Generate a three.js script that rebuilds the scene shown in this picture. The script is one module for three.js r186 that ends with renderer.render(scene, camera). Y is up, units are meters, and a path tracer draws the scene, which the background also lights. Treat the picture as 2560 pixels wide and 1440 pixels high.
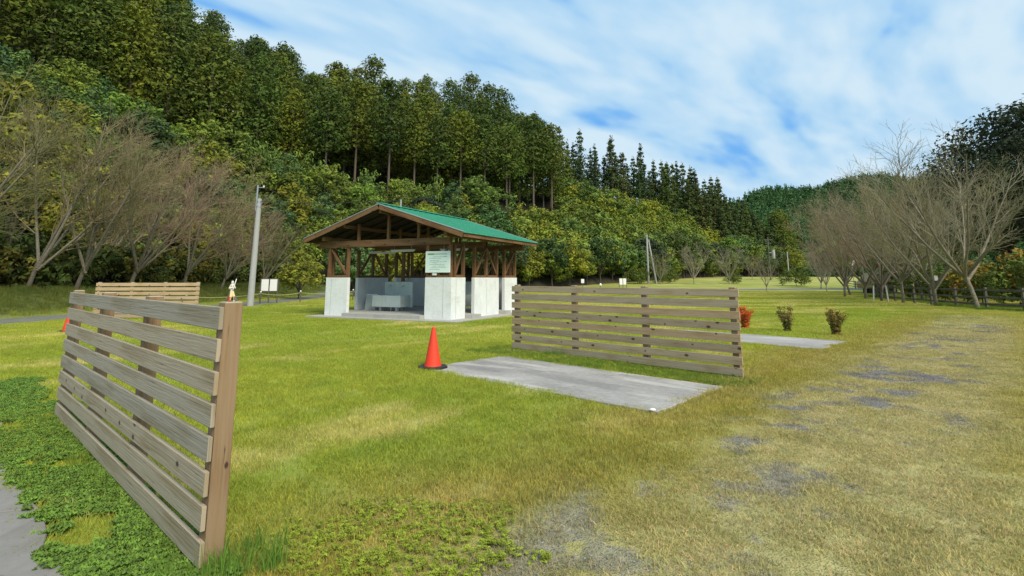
import * as THREE from 'three';
import { RoundedBoxGeometry } from 'three/addons/geometries/RoundedBoxGeometry.js';
import { MarchingCubes } from 'three/addons/objects/MarchingCubes.js';
import { mergeGeometries } from 'three/addons/utils/BufferGeometryUtils.js';

// ---------------------------------------------------------------- camera
const scene = new THREE.Scene();
// a wide phone lens, tilted up 9 degrees, the lower three quarters of its 4:3 picture
const camera = new THREE.PerspectiveCamera(71.24, 2560 / 1440, 0.1, 2000);
camera.position.set(0, 1.61, 0);
camera.rotation.set(Math.atan(217 / 1340), 0, 0);
camera.setViewOffset(2560, 1920, 0, 480, 2560, 1440);
camera.updateProjectionMatrix();

// ---------------------------------------------------------------- random numbers and noise
function rand(seed) {
  let a = seed >>> 0;
  return () => { a = (a + 0x6d2b79f5) | 0; let t = Math.imul(a ^ (a >>> 15), 1 | a); t = (t + Math.imul(t ^ (t >>> 7), 61 | t)) ^ t; return ((t ^ (t >>> 14)) >>> 0) / 4294967296; };
}
const hashTable = (() => { const r = rand(7), t = new Float32Array(65536); for (let i = 0; i < 65536; i++) t[i] = r(); return t; })();
const cell = (i, j, s) => hashTable[(Math.imul(i, 7349) + Math.imul(j, 19937) + Math.imul(s, 3571)) & 65535];
function noise(x, y, s = 0) {
  const i = Math.floor(x), j = Math.floor(y), fx = x - i, fy = y - j, u = fx * fx * (3 - 2 * fx), v = fy * fy * (3 - 2 * fy);
  const a = cell(i, j, s), b = cell(i + 1, j, s), c = cell(i, j + 1, s), d = cell(i + 1, j + 1, s);
  return a + (b - a) * u + (c - a + (a - b - c + d) * u) * v;
}
function fbm(x, y, n = 4, s = 0) { let t = 0, a = 0.5, m = 0; for (let k = 0; k < n; k++) { t += a * noise(x, y, s + k); m += a; a *= 0.5; x = x * 2.03 + 11.3; y = y * 2.03 + 5.7; } return t / m; }
const clamp = (x, a = 0, b = 1) => Math.min(b, Math.max(a, x));
const step = (a, b, x) => { const t = clamp((x - a) / (b - a)); return t * t * (3 - 2 * t); };
const mix = (a, b, t) => a + (b - a) * t;
const mix3 = (a, b, t) => [mix(a[0], b[0], t), mix(a[1], b[1], t), mix(a[2], b[2], t)];

// ---------------------------------------------------------------- sky: thin streaked cloud with blue gaps
{
  const W = 2048, H = 1024, data = new Float32Array(W * H * 4);
  for (let j = 0; j < H; j++) {
    const up = ((j + 0.5) / H - 0.5) * Math.PI, y = Math.sin(up), c = Math.cos(up);
    for (let i = 0; i < W; i++) {
      const k = (j * W + i) * 4, yy = Math.max(y, 0);
      const az = ((i + 0.5) / W - 0.5) * 2 * Math.PI, x = c * Math.cos(az), z = c * Math.sin(az);
      const q = 1.7 / (yy + 0.16), px = x * q, pz = z * q;
      const a = px * 0.72 - pz * 0.69, b = px * 0.69 + pz * 0.72;          // along and across the streaks
      const wx = fbm(a * 0.6 + 3, b * 0.6 + 9, 3, 40) - 0.5, wy = fbm(a * 0.6 + 31, b * 0.6 + 2, 3, 44) - 0.5;
      const big = fbm(a * 0.28 + wx * 0.5 + 1.3, b * 0.55 + wy * 0.6 + 4.4, 3, 50);
      const streak = fbm(a * 0.85 + wx * 1.8, b * 3.3 + wy * 2.2, 5, 54);
      const puff = fbm(a * 2.4 + wx, b * 5.5 + wy, 4, 60);
      const rift = (a0, b0, la, lb) => Math.exp(-(((a + wx - a0) / la) ** 2) - ((b + 0.6 * wy - b0) / lb) ** 2);
      const d = 0.075 + 0.35 * (big - 0.5) + 0.66 * (streak - 0.5) + 0.5 * (puff - 0.5) - 0.3 * rift(3.95, -1.8, 0.55, 0.3) - 0.24 * rift(4.2, -0.9, 0.5, 0.25) - 0.16 * rift(3.0, -2.1, 0.5, 0.16);
      const cover = step(-0.32, -0.02, d), bright = step(-0.1, 0.3, d);
      const blue = mix3([0.08, 0.28, 0.61], [0.31, 0.49, 0.67], Math.exp(-yy * 9));
      let col = mix3(blue, [0.295, 0.465, 0.625], cover);
      col = mix3(col, [0.445, 0.56, 0.645], bright);
      data[k] = col[0]; data[k + 1] = col[1]; data[k + 2] = col[2]; data[k + 3] = 1;
    }
  }
  const sky = new THREE.DataTexture(data, W, H, THREE.RGBAFormat, THREE.FloatType);
  sky.mapping = THREE.EquirectangularReflectionMapping;
  sky.magFilter = sky.minFilter = THREE.LinearFilter;
  sky.needsUpdate = true;
  scene.background = sky; scene.environment = sky;
}

// ---------------------------------------------------------------- sun behind thin cloud, high on the right behind the camera
const sun = new THREE.DirectionalLight(0xfff1dc, 3.0);
sun.position.set(55, 95, 42); sun.target.position.set(0, 0, -40);
sun.castShadow = true; sun.shadow.radius = 45; sun.shadow.mapSize.set(2048, 2048);
Object.assign(sun.shadow.camera, { left: -150, right: 150, top: 150, bottom: -150, near: 1, far: 500 });
scene.add(sun, sun.target);
const EXPOSURE = 1.46;

// ---------------------------------------------------------------- helpers
const taken = new Map();
function numbered(name) { const n = taken.get(name) ?? 0; taken.set(name, n + 1); return n ? `${name}_${String(n).padStart(3, '0')}` : name; }
function tag(o, label, category, group) { o.userData.label = label; o.userData.category = category; if (group) o.userData.group = group; return o; }
function thing(name, label, category, [x, y, z] = [0, 0, 0], turn = 0, group) {
  const o = new THREE.Group(); o.name = numbered(name); o.position.set(x, y, z); o.rotation.y = turn; scene.add(o);
  return tag(o, label, category, group);
}
function part(name, geometry, material, parent, [x, y, z] = [0, 0, 0]) {
  const m = new THREE.Mesh(geometry, material); m.name = name; m.position.set(x, y, z); m.castShadow = m.receiveShadow = true; parent.add(m); return m;
}
function setting(name, geometry, material, kind = 'structure') {
  const m = new THREE.Mesh(geometry, material); m.name = numbered(name); m.userData.kind = kind; m.castShadow = m.receiveShadow = true; scene.add(m); return m;
}
function dup(root, position, turn, scale, label, group) {
  const r = root.clone(); r.name = numbered(root.userData.base ?? root.name); r.userData = { category: root.userData.category }; scene.add(r);
  r.position.set(...position); r.rotation.y = turn; r.scale.setScalar(scale);
  if (label) r.userData.label = label; if (group) r.userData.group = group;
  return r;
}
class Geo {
  constructor() { this.p = []; this.n = []; this.c = []; this.t = []; this.i = []; this.tint = [1, 1, 1]; }
  v(x, y, z, nx, ny, nz, u = 0, w = 0) { this.p.push(x, y, z); this.n.push(nx, ny, nz); this.t.push(u, w); this.c.push(this.tint[0], this.tint[1], this.tint[2]); return this.p.length / 3 - 1; }
  tube(points, radii, sides, closeEnd = true) {
    let prev = null, len = 0, U = new THREE.Vector3(), V = new THREE.Vector3(), D = new THREE.Vector3();
    for (let k = 0; k < points.length; k++) {
      const a = points[Math.max(0, k - 1)], b = points[Math.min(points.length - 1, k + 1)];
      D.subVectors(b, a).normalize();
      if (k === 0) { U.set(Math.abs(D.y) > 0.9 ? 1 : 0, Math.abs(D.y) > 0.9 ? 0 : 1, 0).cross(D).normalize(); } else { U.addScaledVector(D, -U.dot(D)).normalize(); len += points[k].distanceTo(points[k - 1]); }
      V.crossVectors(D, U);
      const ring = [];
      for (let s = 0; s < sides; s++) {
        const q = (s / sides) * Math.PI * 2, cx = Math.cos(q), cy = Math.sin(q), nx = U.x * cx + V.x * cy, ny = U.y * cx + V.y * cy, nz = U.z * cx + V.z * cy, P = points[k], r = radii[k];
        ring.push(this.v(P.x + nx * r, P.y + ny * r, P.z + nz * r, nx, ny, nz, (s / sides) * 2, len));
      }
      if (prev) for (let s = 0; s < sides; s++) { const e = (s + 1) % sides; this.i.push(prev[s], prev[e], ring[e], prev[s], ring[e], ring[s]); }
      prev = ring;
    }
    if (closeEnd && prev.length > 3) for (let s = 1; s < sides - 1; s++) this.i.push(prev[0], prev[s], prev[s + 1]);
  }
  tri(a, b, c, n, soft) {
    const ux = b[0] - a[0], uy = b[1] - a[1], uz = b[2] - a[2], wx = c[0] - a[0], wy = c[1] - a[1], wz = c[2] - a[2];
    let gx = uy * wz - uz * wy, gy = uz * wx - ux * wz, gz = ux * wy - uy * wx; if (gx * n[0] + gy * n[1] + gz * n[2] < 0) { const s = b; b = c; c = s; gx = -gx; gy = -gy; gz = -gz; }
    const l = Math.hypot(gx, gy, gz) || 1; n = [gx / l, gy / l, gz / l]; if (soft) { const m = n.map((v, k) => v * 0.5 + soft[k]), q = Math.hypot(...m) || 1; n = m.map((v) => v / q); } const i = this.v(...a, ...n, 0, 0); this.v(...b, ...n, 1, 0); this.v(...c, ...n, 0.5, 1); this.i.push(i, i + 1, i + 2); }
  build(colored = true) {
    const g = new THREE.BufferGeometry();
    g.setAttribute('position', new THREE.Float32BufferAttribute(this.p, 3)); g.setAttribute('normal', new THREE.Float32BufferAttribute(this.n, 3)); g.setAttribute('uv', new THREE.Float32BufferAttribute(this.t, 2));
    if (colored) g.setAttribute('color', new THREE.Float32BufferAttribute(this.c, 3));
    g.setIndex(this.i); return g;
  }
}
const V3 = (x, y, z) => new THREE.Vector3(x, y, z);
// uv in metres on a box-like geometry: the longest side runs along u
function metreUV(g, ou = 0, ov = 0, scale = 1, axis) {
  g.computeBoundingBox(); const s = g.boundingBox.getSize(V3()), P = g.attributes.position, N = g.attributes.normal, T = g.attributes.uv;
  const long = axis ?? (s.x >= s.y && s.x >= s.z ? 0 : s.y >= s.z ? 1 : 2);
  for (let k = 0; k < P.count; k++) {
    const p = [P.getX(k), P.getY(k), P.getZ(k)], n = [Math.abs(N.getX(k)), Math.abs(N.getY(k)), Math.abs(N.getZ(k))], face = n.indexOf(Math.max(...n));
    const rest = [0, 1, 2].filter((a) => a !== face); let [a, b] = rest; if (b === long) [a, b] = [b, a];
    T.setXY(k, p[a] * scale + ou, p[b] * scale + ov + face * 0.37);
  }
  return g;
}
let uvSeed = rand(99);
function box(w, h, d, bevel = 0.006, axis) { return metreUV(new RoundedBoxGeometry(w, h, d, 1, Math.min(bevel, w / 2.1, h / 2.1, d / 2.1)), uvSeed() * 5, uvSeed() * 5, 1, axis); }
function put(g, x, y, z, rx = 0, ry = 0, rz = 0) { g.applyMatrix4(new THREE.Matrix4().compose(V3(x, y, z), new THREE.Quaternion().setFromEuler(new THREE.Euler(rx, ry, rz)), V3(1, 1, 1))); return g; }
// a squared timber from a to b
function beam(a, b, w, h, bevel = 0.006) {
  const A = V3(...a), B = V3(...b), L = A.distanceTo(B), g = box(w, L, h, bevel, 1);
  const D = B.clone().sub(A).normalize(), q = new THREE.Quaternion();
  const X = Math.abs(D.y) > 0.999 ? V3(1, 0, 0) : V3(D.z, 0, -D.x).normalize(), Z = X.clone().cross(D);
  q.setFromRotationMatrix(new THREE.Matrix4().makeBasis(X, D, Z));
  g.applyMatrix4(new THREE.Matrix4().compose(A.add(B).multiplyScalar(0.5), q, V3(1, 1, 1))); return g;
}
function texture(w, h, f, srgb = true) {
  const d = new Uint8Array(w * h * 4), enc = (c) => Math.round(255 * clamp(c <= 0.0031308 ? c * 12.92 : 1.055 * Math.pow(c, 1 / 2.4) - 0.055));
  for (let j = 0; j < h; j++) for (let i = 0; i < w; i++) {
    const c = f(i / w, j / h, i, j), k = (j * w + i) * 4;
    if (srgb) { d[k] = enc(c[0]); d[k + 1] = enc(c[1]); d[k + 2] = enc(c[2]); } else d[k] = d[k + 1] = d[k + 2] = Math.round(255 * clamp(c));
    d[k + 3] = 255;
  }
  const t = new THREE.DataTexture(d, w, h); t.wrapS = t.wrapT = THREE.RepeatWrapping; t.magFilter = THREE.LinearFilter; t.minFilter = THREE.LinearMipmapLinearFilter; t.generateMipmaps = true; if (srgb) t.colorSpace = THREE.SRGBColorSpace; t.needsUpdate = true; return t;
}
// noise that repeats after px, py cells
function tile(x, y, px, py, s) { const i = Math.floor(x), j = Math.floor(y), fx = x - i, fy = y - j, u = fx * fx * (3 - 2 * fx), v = fy * fy * (3 - 2 * fy), m = (a, n) => ((a % n) + n) % n; const a = cell(m(i, px), m(j, py), s), b = cell(m(i + 1, px), m(j, py), s), c = cell(m(i, px), m(j + 1, py), s), d = cell(m(i + 1, px), m(j + 1, py), s); return a + (b - a) * u + (c - a + (a - b - c + d) * u) * v; }
function tfbm(u, v, px, py, n, s) { let t = 0, a = 0.5, m = 0; for (let k = 0; k < n; k++) { t += a * tile(u * px, v * py, px, py, s + k); m += a; a *= 0.5; px *= 2; py *= 2; } return t / m; }

// ---------------------------------------------------------------- materials
// timber: grain runs along u; one repeat is 2 m by 0.5 m
function timber(dark, light, grey, greyShare, s, roughness = 0.85) {
  const knots = []; const r = rand(s * 31 + 5); for (let k = 0; k < 7; k++) knots.push([r(), r(), 0.010 + 0.016 * r()]);
  const height = (u, v) => {
    let w = 0; for (const [ku, kv, kr] of knots) { let du = u - ku; du -= Math.round(du); let dv = v - kv; dv -= Math.round(dv); const d2 = (du * 2) ** 2 * 0.35 + (dv * 0.5) ** 2; w += Math.exp(-d2 / (kr * kr * 2.2)); }
    const vv = v + 0.02 * (tfbm(u, v, 4, 3, 2, s) - 0.5) + 0.012 * w;
    return [0.45 * tile(u * 6, vv * 60, 6, 60, s + 1) + 0.35 * tile(u * 12, vv * 140, 12, 140, s + 2) + 0.2 * tfbm(u, v, 30, 30, 3, s + 3), w];
  };
  const map = texture(1024, 256, (u, v) => {
    const [g, w] = height(u, v), patch = tfbm(u, v, 5, 4, 4, s + 9), streak = tile(u * 4, v * 24, 4, 24, s + 12);
    let c = mix3(dark, light, clamp(g * 0.9 + 0.35 * (patch - 0.5) + 0.1));
    c = mix3(c, grey, greyShare * step(0.3, 0.65, 0.6 * patch + 0.4 * streak));
    if (g < 0.2) c = mix3(c, [dark[0] * 0.45, dark[1] * 0.45, dark[2] * 0.45], step(0.2, 0.12, g));
    return mix3(c, [dark[0] * 0.35, dark[1] * 0.3, dark[2] * 0.28], clamp(step(0.5, 0.9, w)));
  });
  const bump = texture(1024, 256, (u, v) => height(u, v)[0], false);
  for (const t of [map, bump]) t.repeat.set(0.5, 2);
  return new THREE.MeshStandardMaterial({ map, bumpMap: bump, bumpScale: 0.003, roughness });
}
const M = {};
M.slat = timber([0.24, 0.165, 0.085], [0.47, 0.345, 0.195], [0.46, 0.38, 0.27], 0.55, 100);
M.slatGrey = timber([0.19, 0.15, 0.09], [0.37, 0.305, 0.195], [0.39, 0.345, 0.265], 0.65, 140);
M.post = timber([0.14, 0.08, 0.037], [0.29, 0.18, 0.085], [0.29, 0.215, 0.13], 0.5, 180);
M.endGrain = new THREE.MeshStandardMaterial({ color: new THREE.Color().setRGB(0.66, 0.62, 0.53), roughness: 0.9, map: texture(128, 128, (u, v) => { const g = 0.8 + 0.2 * Math.sin(Math.hypot(u - 0.4, v - 0.3) * 60) * 0.5 + 0.2 * (tfbm(u, v, 8, 8, 3, 3) - 0.5); return [g, g, g]; }) });
M.brown = timber([0.05, 0.021, 0.008], [0.2, 0.085, 0.027], [0.24, 0.16, 0.075], 0.4, 220);
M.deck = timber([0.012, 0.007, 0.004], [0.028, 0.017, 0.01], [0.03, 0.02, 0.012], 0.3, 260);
M.darkRail = timber([0.035, 0.028, 0.018], [0.1, 0.085, 0.06], [0.16, 0.16, 0.13], 0.5, 300);
function concrete(base, stain, s, stainShare = 0.6, size = 512) {
  const h = (u, v) => 0.5 * tfbm(u, v, 8, 8, 5, s) + 0.5 * tfbm(u, v, 60, 60, 3, s + 8);
  const map = texture(size, size, (u, v) => {
    const a = tfbm(u, v, 5, 5, 5, s + 3), drip = tfbm(u, v, 26, 3, 3, s + 20), g = h(u, v);
    let c = base.map((x) => x * (0.84 + 0.32 * g));
    c = mix3(c, stain, stainShare * step(0.5, 0.78, 0.6 * a + 0.4 * drip));
    return tile(u * 90, v * 90, 90, 90, s + 30) > 0.93 ? c.map((x) => x * 0.75) : c;
  });
  const bump = texture(256, 256, (u, v) => h(u, v), false);
  for (const t of [map, bump]) t.repeat.set(0.45, 0.45);
  return new THREE.MeshStandardMaterial({ map, bumpMap: bump, bumpScale: 0.003, roughness: 0.9 });
}
M.wall = concrete([0.70, 0.735, 0.72], [0.5, 0.53, 0.49], 400, 0.55);
M.floor = concrete([0.36, 0.36, 0.33], [0.24, 0.24, 0.2], 440, 0.7);
M.sink = concrete([0.47, 0.54, 0.51], [0.36, 0.43, 0.38], 470, 0.7);
M.pole = concrete([0.36, 0.37, 0.36], [0.28, 0.29, 0.27], 490, 0.5, 256);
const plain = (r, g, b, roughness = 0.7, more = {}) => new THREE.MeshStandardMaterial({ color: new THREE.Color().setRGB(r, g, b), roughness, ...more });
M.roof = plain(1, 1, 1, 0.42, { map: texture(512, 512, (u, v) => { const n = tfbm(u, v, 6, 6, 5, 510), d = tfbm(u, v, 40, 3, 3, 520); const c = mix3([0.035, 0.27, 0.165], [0.06, 0.33, 0.21], n); return mix3(c, [0.1, 0.33, 0.24], 0.35 * step(0.55, 0.8, d)); }) });
M.roof.map.repeat.set(0.35, 0.35);
M.roofEdge = plain(0.36, 0.38, 0.37, 0.4, { metalness: 0.4 });
M.steel = plain(0.42, 0.43, 0.43, 0.35, { metalness: 0.7 });
M.black = plain(0.016, 0.016, 0.018, 0.7);
M.white = plain(0.78, 0.79, 0.76, 0.5);
M.lampWhite = plain(0.62, 0.65, 0.6, 0.35);
M.cable = plain(0.05, 0.05, 0.05, 0.6);
const leafy = (transmission) => new THREE.MeshPhysicalMaterial({ color: 0xffffff, vertexColors: true, side: THREE.DoubleSide, roughness: 0.9, transmission, thickness: 0, specularIntensity: 0.4 });
M.leaf = leafy(0.16);
// single trees differ in hue: fresher, bluer, darker, yellower growth
M.leaves = [[1, 1, 1], [0.72, 0.84, 1.0], [1.1, 1.08, 0.85], [0.55, 0.68, 0.85], [0.85, 1.02, 1.0], [0.95, 0.92, 0.8]].map((c) => { const m = leafy(0.16); m.color.setRGB(...c); return m; });
M.leafInst = leafy(0.25);
M.bark = plain(1, 1, 1, 0.9, { vertexColors: true, map: texture(128, 256, (u, v) => { const n = 0.55 + 0.55 * tfbm(u, v, 10, 4, 4, 610), band = tile(u * 3, v * 22, 3, 22, 640); const g = n * (band > 0.62 ? 1.25 : 0.9); return [g, g, g].map((x) => clamp(x * 0.8)); }) });
M.twig = plain(1, 1, 1, 0.9, { vertexColors: true });
// ---------------------------------------------------------------- the ground
// the parking strips, fences and slabs all lie along one direction, the gravel track across it
const TD = [0.678, -0.735], TN = [0.735, 0.678];
const trackD = (x, z) => (x - 1.9) * TN[0] + (z + 3) * TN[1], trackT = (x, z) => (x - 1.9) * TD[0] + (z + 3) * TD[1];
const bankY = (x, z) => 1.05 * step(-20.6, -24.5, x + 0.05 * (z + 30) + 0.7 * (noise(z * 0.2, 3, 9) - 0.5)) * step(6, -14, z);
function groundY(x, z) {
  const rise = 2.1 * step(-72, -135, z) * step(-40, 20, x);
  return 0.05 * (noise(x * 0.22, z * 0.22, 2) - 0.5) * step(3, 9, Math.hypot(x, z)) + rise + bankY(x, z);
}
const inQuad = (q, x, z) => { let m = 1e9; for (let k = 0; k < 4; k++) { const [ax, az] = q[k], [bx, bz] = q[(k + 1) % 4], L = Math.hypot(bx - ax, bz - az); m = Math.min(m, ((bx - ax) * (z - az) - (bz - az) * (x - ax)) / L); } return m; };   // metres inside
const SLAB1 = [[-1.68, -9.97], [1.73, -6.77], [3.14, -8.31], [-0.17, -11.56]].reverse();
const SLAB2 = [[3.77, -15.8], [7.07, -12.56], [8.57, -14.19], [5.27, -17.44]].reverse();
const PAD = (() => { const c = Math.cos(-0.4517), s = Math.sin(-0.4517), q = (x, z) => [-3.968 + x * c + z * s, -25.128 - x * s + z * c]; return [q(-3.75, 3.7), q(3.95, 3.7), q(3.95, -3.4), q(-3.75, -3.4)].reverse(); })();
// left edge path: right border of the walk in the near left corner
const pathIn = (x, z) => { const d = (x + 2.5) * 0.683 - (z + 3.24) * 0.73; return -d - 0.12 * (noise(z * 2.2, x * 2.2, 21) - 0.5) - 0.05 * (noise(z * 9, x * 9, 23) - 0.5); };   // metres inside the path
// gravel road between lawn and bank
const roadC = (z) => -19.6 + (z < -22 ? 2.5 * step(-22, -36, z) : 0) - 2.2 * step(-36, -70, z) - 3 * step(-14, 4, z);
const roadIn = (x, z) => 1.55 - Math.abs(x - roadC(z)) + 0.35 * (fbm(x * 0.9, z * 0.9, 3, 31) - 0.5);
const road2In = (x, z) => x > 26 && x < 75 ? 2.6 - Math.abs(z + 80 + 0.12 * (x - 40)) : -9;
function groundCol(x, z) {
  const n1 = fbm(x * 0.16, z * 0.16, 3, 70), n2 = fbm(x * 0.75, z * 0.75, 3, 74), n3 = fbm(x * 3.4, z * 3.4, 2, 78), n4 = noise(x * 14, z * 14, 82);
  const t = trackT(x, z), d = trackD(x, z);
  const mow = fbm(t * 0.22 + 3, d * 1.15, 3, 86), mow2 = fbm(x * 0.14, z * 0.85, 3, 89);
  const dist = Math.hypot(x, z);
  let c = mix3([0.185, 0.24, 0.026], [0.265, 0.29, 0.036], clamp(0.5 + 1.6 * (n1 - 0.5) + 1.1 * (n2 - 0.5)));
  c = mix3(c, [0.135, 0.22, 0.018], 0.5 * step(0.55, 0.72, n2 * 0.6 + n3 * 0.4));
  const straw = step(0.53, 0.69, 0.55 * mow + 0.3 * n2 + 0.15 * n3);
  c = mix3(c, [0.42, 0.375, 0.15], 0.7 * straw);
  c = mix3(c, [0.38, 0.36, 0.10], 0.85 * step(-20, -34, z) * step(-4, 6, x) * step(0.42, 0.6, mow2));
  c = [c[0] * 1.5, c[1] * 1.5, c[2] * 1.35];
  // browner grass beside the track, then the worn track with gravel showing
  const edge = d + 0.9 * (n2 - 0.5) + 0.7 * (n1 - 0.5), far = step(20, 34, t);
  const side = step(-4.2, -2.4, edge) * (1 - far * 0.7);
  c = mix3(c, mix3([0.34, 0.29, 0.05], [0.42, 0.35, 0.095], n3), 0.72 * side);
  const worn = step(-2.3, -1.2, edge) * step(1.2, 0.1, edge) * (1 - far);
  c = mix3(c, mix3([0.40, 0.375, 0.14], [0.55, 0.50, 0.24], 0.5 * n3 + 0.5 * n4), 0.75 * worn);
  const right = step(0.3, 1.5, edge);
  c = mix3(c, mix3([0.43, 0.40, 0.05], [0.35, 0.33, 0.07], n2), 0.6 * right * (1 - far));
  const g = gravelMask(x, z); c = mix3(c, mix3([0.15, 0.145, 0.135], [0.30, 0.29, 0.27], n4), g);
  // bank and hill foot: rough dark grass
  const b = step(-20.3, -21.8, x + 0.05 * (z + 30)); c = mix3(c, mix3([0.09, 0.14, 0.018], [0.17, 0.19, 0.03], n2), b * step(8, -12, z));
  const r = Math.max(step(-0.15, 0.25, roadIn(x, z)), step(-0.3, 0.5, road2In(x, z))); c = mix3(c, mix3([0.14, 0.15, 0.13], [0.26, 0.26, 0.25], 0.6 * n3 + 0.4 * n4), 0.9 * r);
  const v = 0.88 + 0.24 * n4; return [c[0] * v, c[1] * v, c[2] * v];
}
function gravelMask(x, z) {
  const t = trackT(x, z), d = trackD(x, z); if (t < -4 || t > 26) return 0;
  const n = 0.45 * fbm(x * 0.9 + 4, z * 0.9, 3, 92) + 0.55 * fbm(x * 3.8, z * 3.8, 4, 98), lane = Math.exp(-((d + 0.75 + 0.5 * (noise(t * 0.5, 1, 95) - 0.5)) ** 2) / 1.1);
  return step(0.52, 0.60, n + 0.05 * lane - 0.045 - 0.04 * step(8, 18, t)) * step(0.15, 0.6, lane) * (0.9 - 0.35 * step(3, 0.5, t));
}
function sheet(xs, zs, yf, cf) {
  const g = new THREE.BufferGeometry(), P = [], T = [], C = [], I = [], w = xs.length;
  for (const z of zs) for (const x of xs) { P.push(x, yf(x, z), z); T.push(x, -z); if (cf) C.push(...cf(x, z)); }
  for (let j = 0; j < zs.length - 1; j++) for (let i = 0; i < w - 1; i++) { const a = j * w + i; I.push(a, a + 1, a + w, a + 1, a + w + 1, a + w); }
  g.setAttribute('position', new THREE.Float32BufferAttribute(P, 3)); g.setAttribute('uv', new THREE.Float32BufferAttribute(T, 2)); if (cf) g.setAttribute('color', new THREE.Float32BufferAttribute(C, 3)); g.setIndex(I);
  g.computeVertexNormals(); return g;
}
const span = (a, b, n) => Array.from({ length: n + 1 }, (_, k) => a + ((b - a) * k) / n);
const LX0 = -20, LX1 = 24, LZ0 = 2, LZ1 = -42;
const soilGrain = texture(512, 512, (u, v) => { const g = 0.72 + 0.35 * tfbm(u, v, 12, 12, 5, 700) + 0.2 * (tile(u * 170, v * 170, 170, 170, 720) - 0.5); return [g, g, g]; });
soilGrain.repeat.set(0.5, 0.5);
{
  const inside = (x, z) => x > LX0 + 0.6 && x < LX1 - 0.6 && z < LZ0 - 0.6 && z > LZ1 + 0.6;
  const xs = [-700, -400, -220, -120, ...span(-80, 100, 180), 140, 220, 400, 700], zs = [60, 25, 10, ...span(4, -180, 184), -230, -300, -450, -800];
  setting('ground', sheet(xs, zs, (x, z) => groundY(x, z) - (inside(x, z) ? 0.05 : 0.004), (x, z) => groundCol(x, z).map((c) => c * 0.72)), plain(1, 1, 1, 0.95, { vertexColors: true, map: soilGrain }));  // colour lowered evenly, standing in for self-shadow between grass blades
  const W = 2048, map = texture(W, W, (u, v) => { const c = groundCol(LX0 + u * (LX1 - LX0), LZ0 + v * (LZ1 - LZ0)); return [c[0] * 0.75, c[1] * 0.75, c[2] * 0.75]; });
  map.wrapS = map.wrapT = THREE.ClampToEdgeWrapping;
  const g = sheet(span(LX0, LX1, 110), span(LZ0, LZ1, 110), groundY), T = g.attributes.uv, P = g.attributes.position;
  for (let k = 0; k < P.count; k++) T.setXY(k, (P.getX(k) - LX0) / (LX1 - LX0), (P.getZ(k) - LZ0) / (LZ1 - LZ0));
  const bump = texture(512, 512, (u, v) => 0.5 * tfbm(u, v, 30, 30, 4, 730) + 0.5 * tile(u * 128, v * 128, 128, 128, 740), false); bump.repeat.set(44, 44);
  setting('lawn', g, plain(1, 1, 1, 0.95, { map, bumpMap: bump, bumpScale: 0.02 }));
}
// concrete: two parking slabs and the walk in the near left corner
function slabTex(s) {
  return texture(1024, 512, (u, v) => {
    const a = tfbm(u, v, 3, 10, 5, s), b = tfbm(u, v, 5, 5, 5, s + 9), f = tfbm(u, v, 90, 60, 3, s + 15), sw = fbm(u * 5 + 0.8 * Math.sin(v * 5), v * 9, 4, s + 19);
    let c = mix3([0.23, 0.22, 0.205], [0.35, 0.335, 0.315], clamp(0.5 + 1.5 * (b - 0.5) + 0.5 * (f - 0.5)));
    c = mix3(c, [0.45, 0.43, 0.39], 0.75 * step(0.52, 0.68, 0.55 * a + 0.45 * sw));
    c = mix3(c, [0.17, 0.165, 0.155], 0.55 * step(0.56, 0.72, tfbm(u, v, 4, 6, 5, s + 33)));
    return c.map((x) => x * (0.9 + 0.2 * f));
  });
}
function slab(name, quad, tex, y = 0.035) {
  // an uneven rim: the outline is cut in small steps and pushed in and out as grass has crept over it
  const pts = []; for (let k = 0; k < 4; k++) { const [ax, az] = quad[k], [bx, bz] = quad[(k + 1) % 4], n = 40, L = Math.hypot(bx - ax, bz - az), nx = -(bz - az) / L, nz = (bx - ax) / L; for (let s = 0; s < n; s++) { const q = s / n, x = mix(ax, bx, q), z = mix(az, bz, q), w = 0.09 * (fbm(x * 4, z * 4, 3, 140) - 0.5) * Math.min(1, 6 * q, 6 * (1 - q)) + 0.02; pts.push([x + nx * w, z + nz * w]); } }
  const shape = new THREE.Shape(pts.map(([x, z]) => new THREE.Vector2(x, -z)));
  const g = new THREE.ExtrudeGeometry(shape, { depth: 0.12, bevelEnabled: true, bevelSize: 0.008, bevelThickness: 0.008, bevelSegments: 1 }); g.rotateX(-Math.PI / 2); g.translate(0, y - 0.128, 0);
  const P = g.attributes.position, T = g.attributes.uv; for (let k = 0; k < P.count; k++) { const x = P.getX(k), z = P.getZ(k); T.setXY(k, (x * TN[0] + z * TN[1]) / 5, (x * TD[0] + z * TD[1]) / 2.5); }
  return setting(name, g, new THREE.MeshStandardMaterial({ map: tex, roughness: 0.9, bumpMap: soilGrain, bumpScale: 0.002 }));
}
slab('concrete_slab', SLAB1, slabTex(800)); slab('concrete_slab', SLAB2, slabTex(840));
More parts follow.
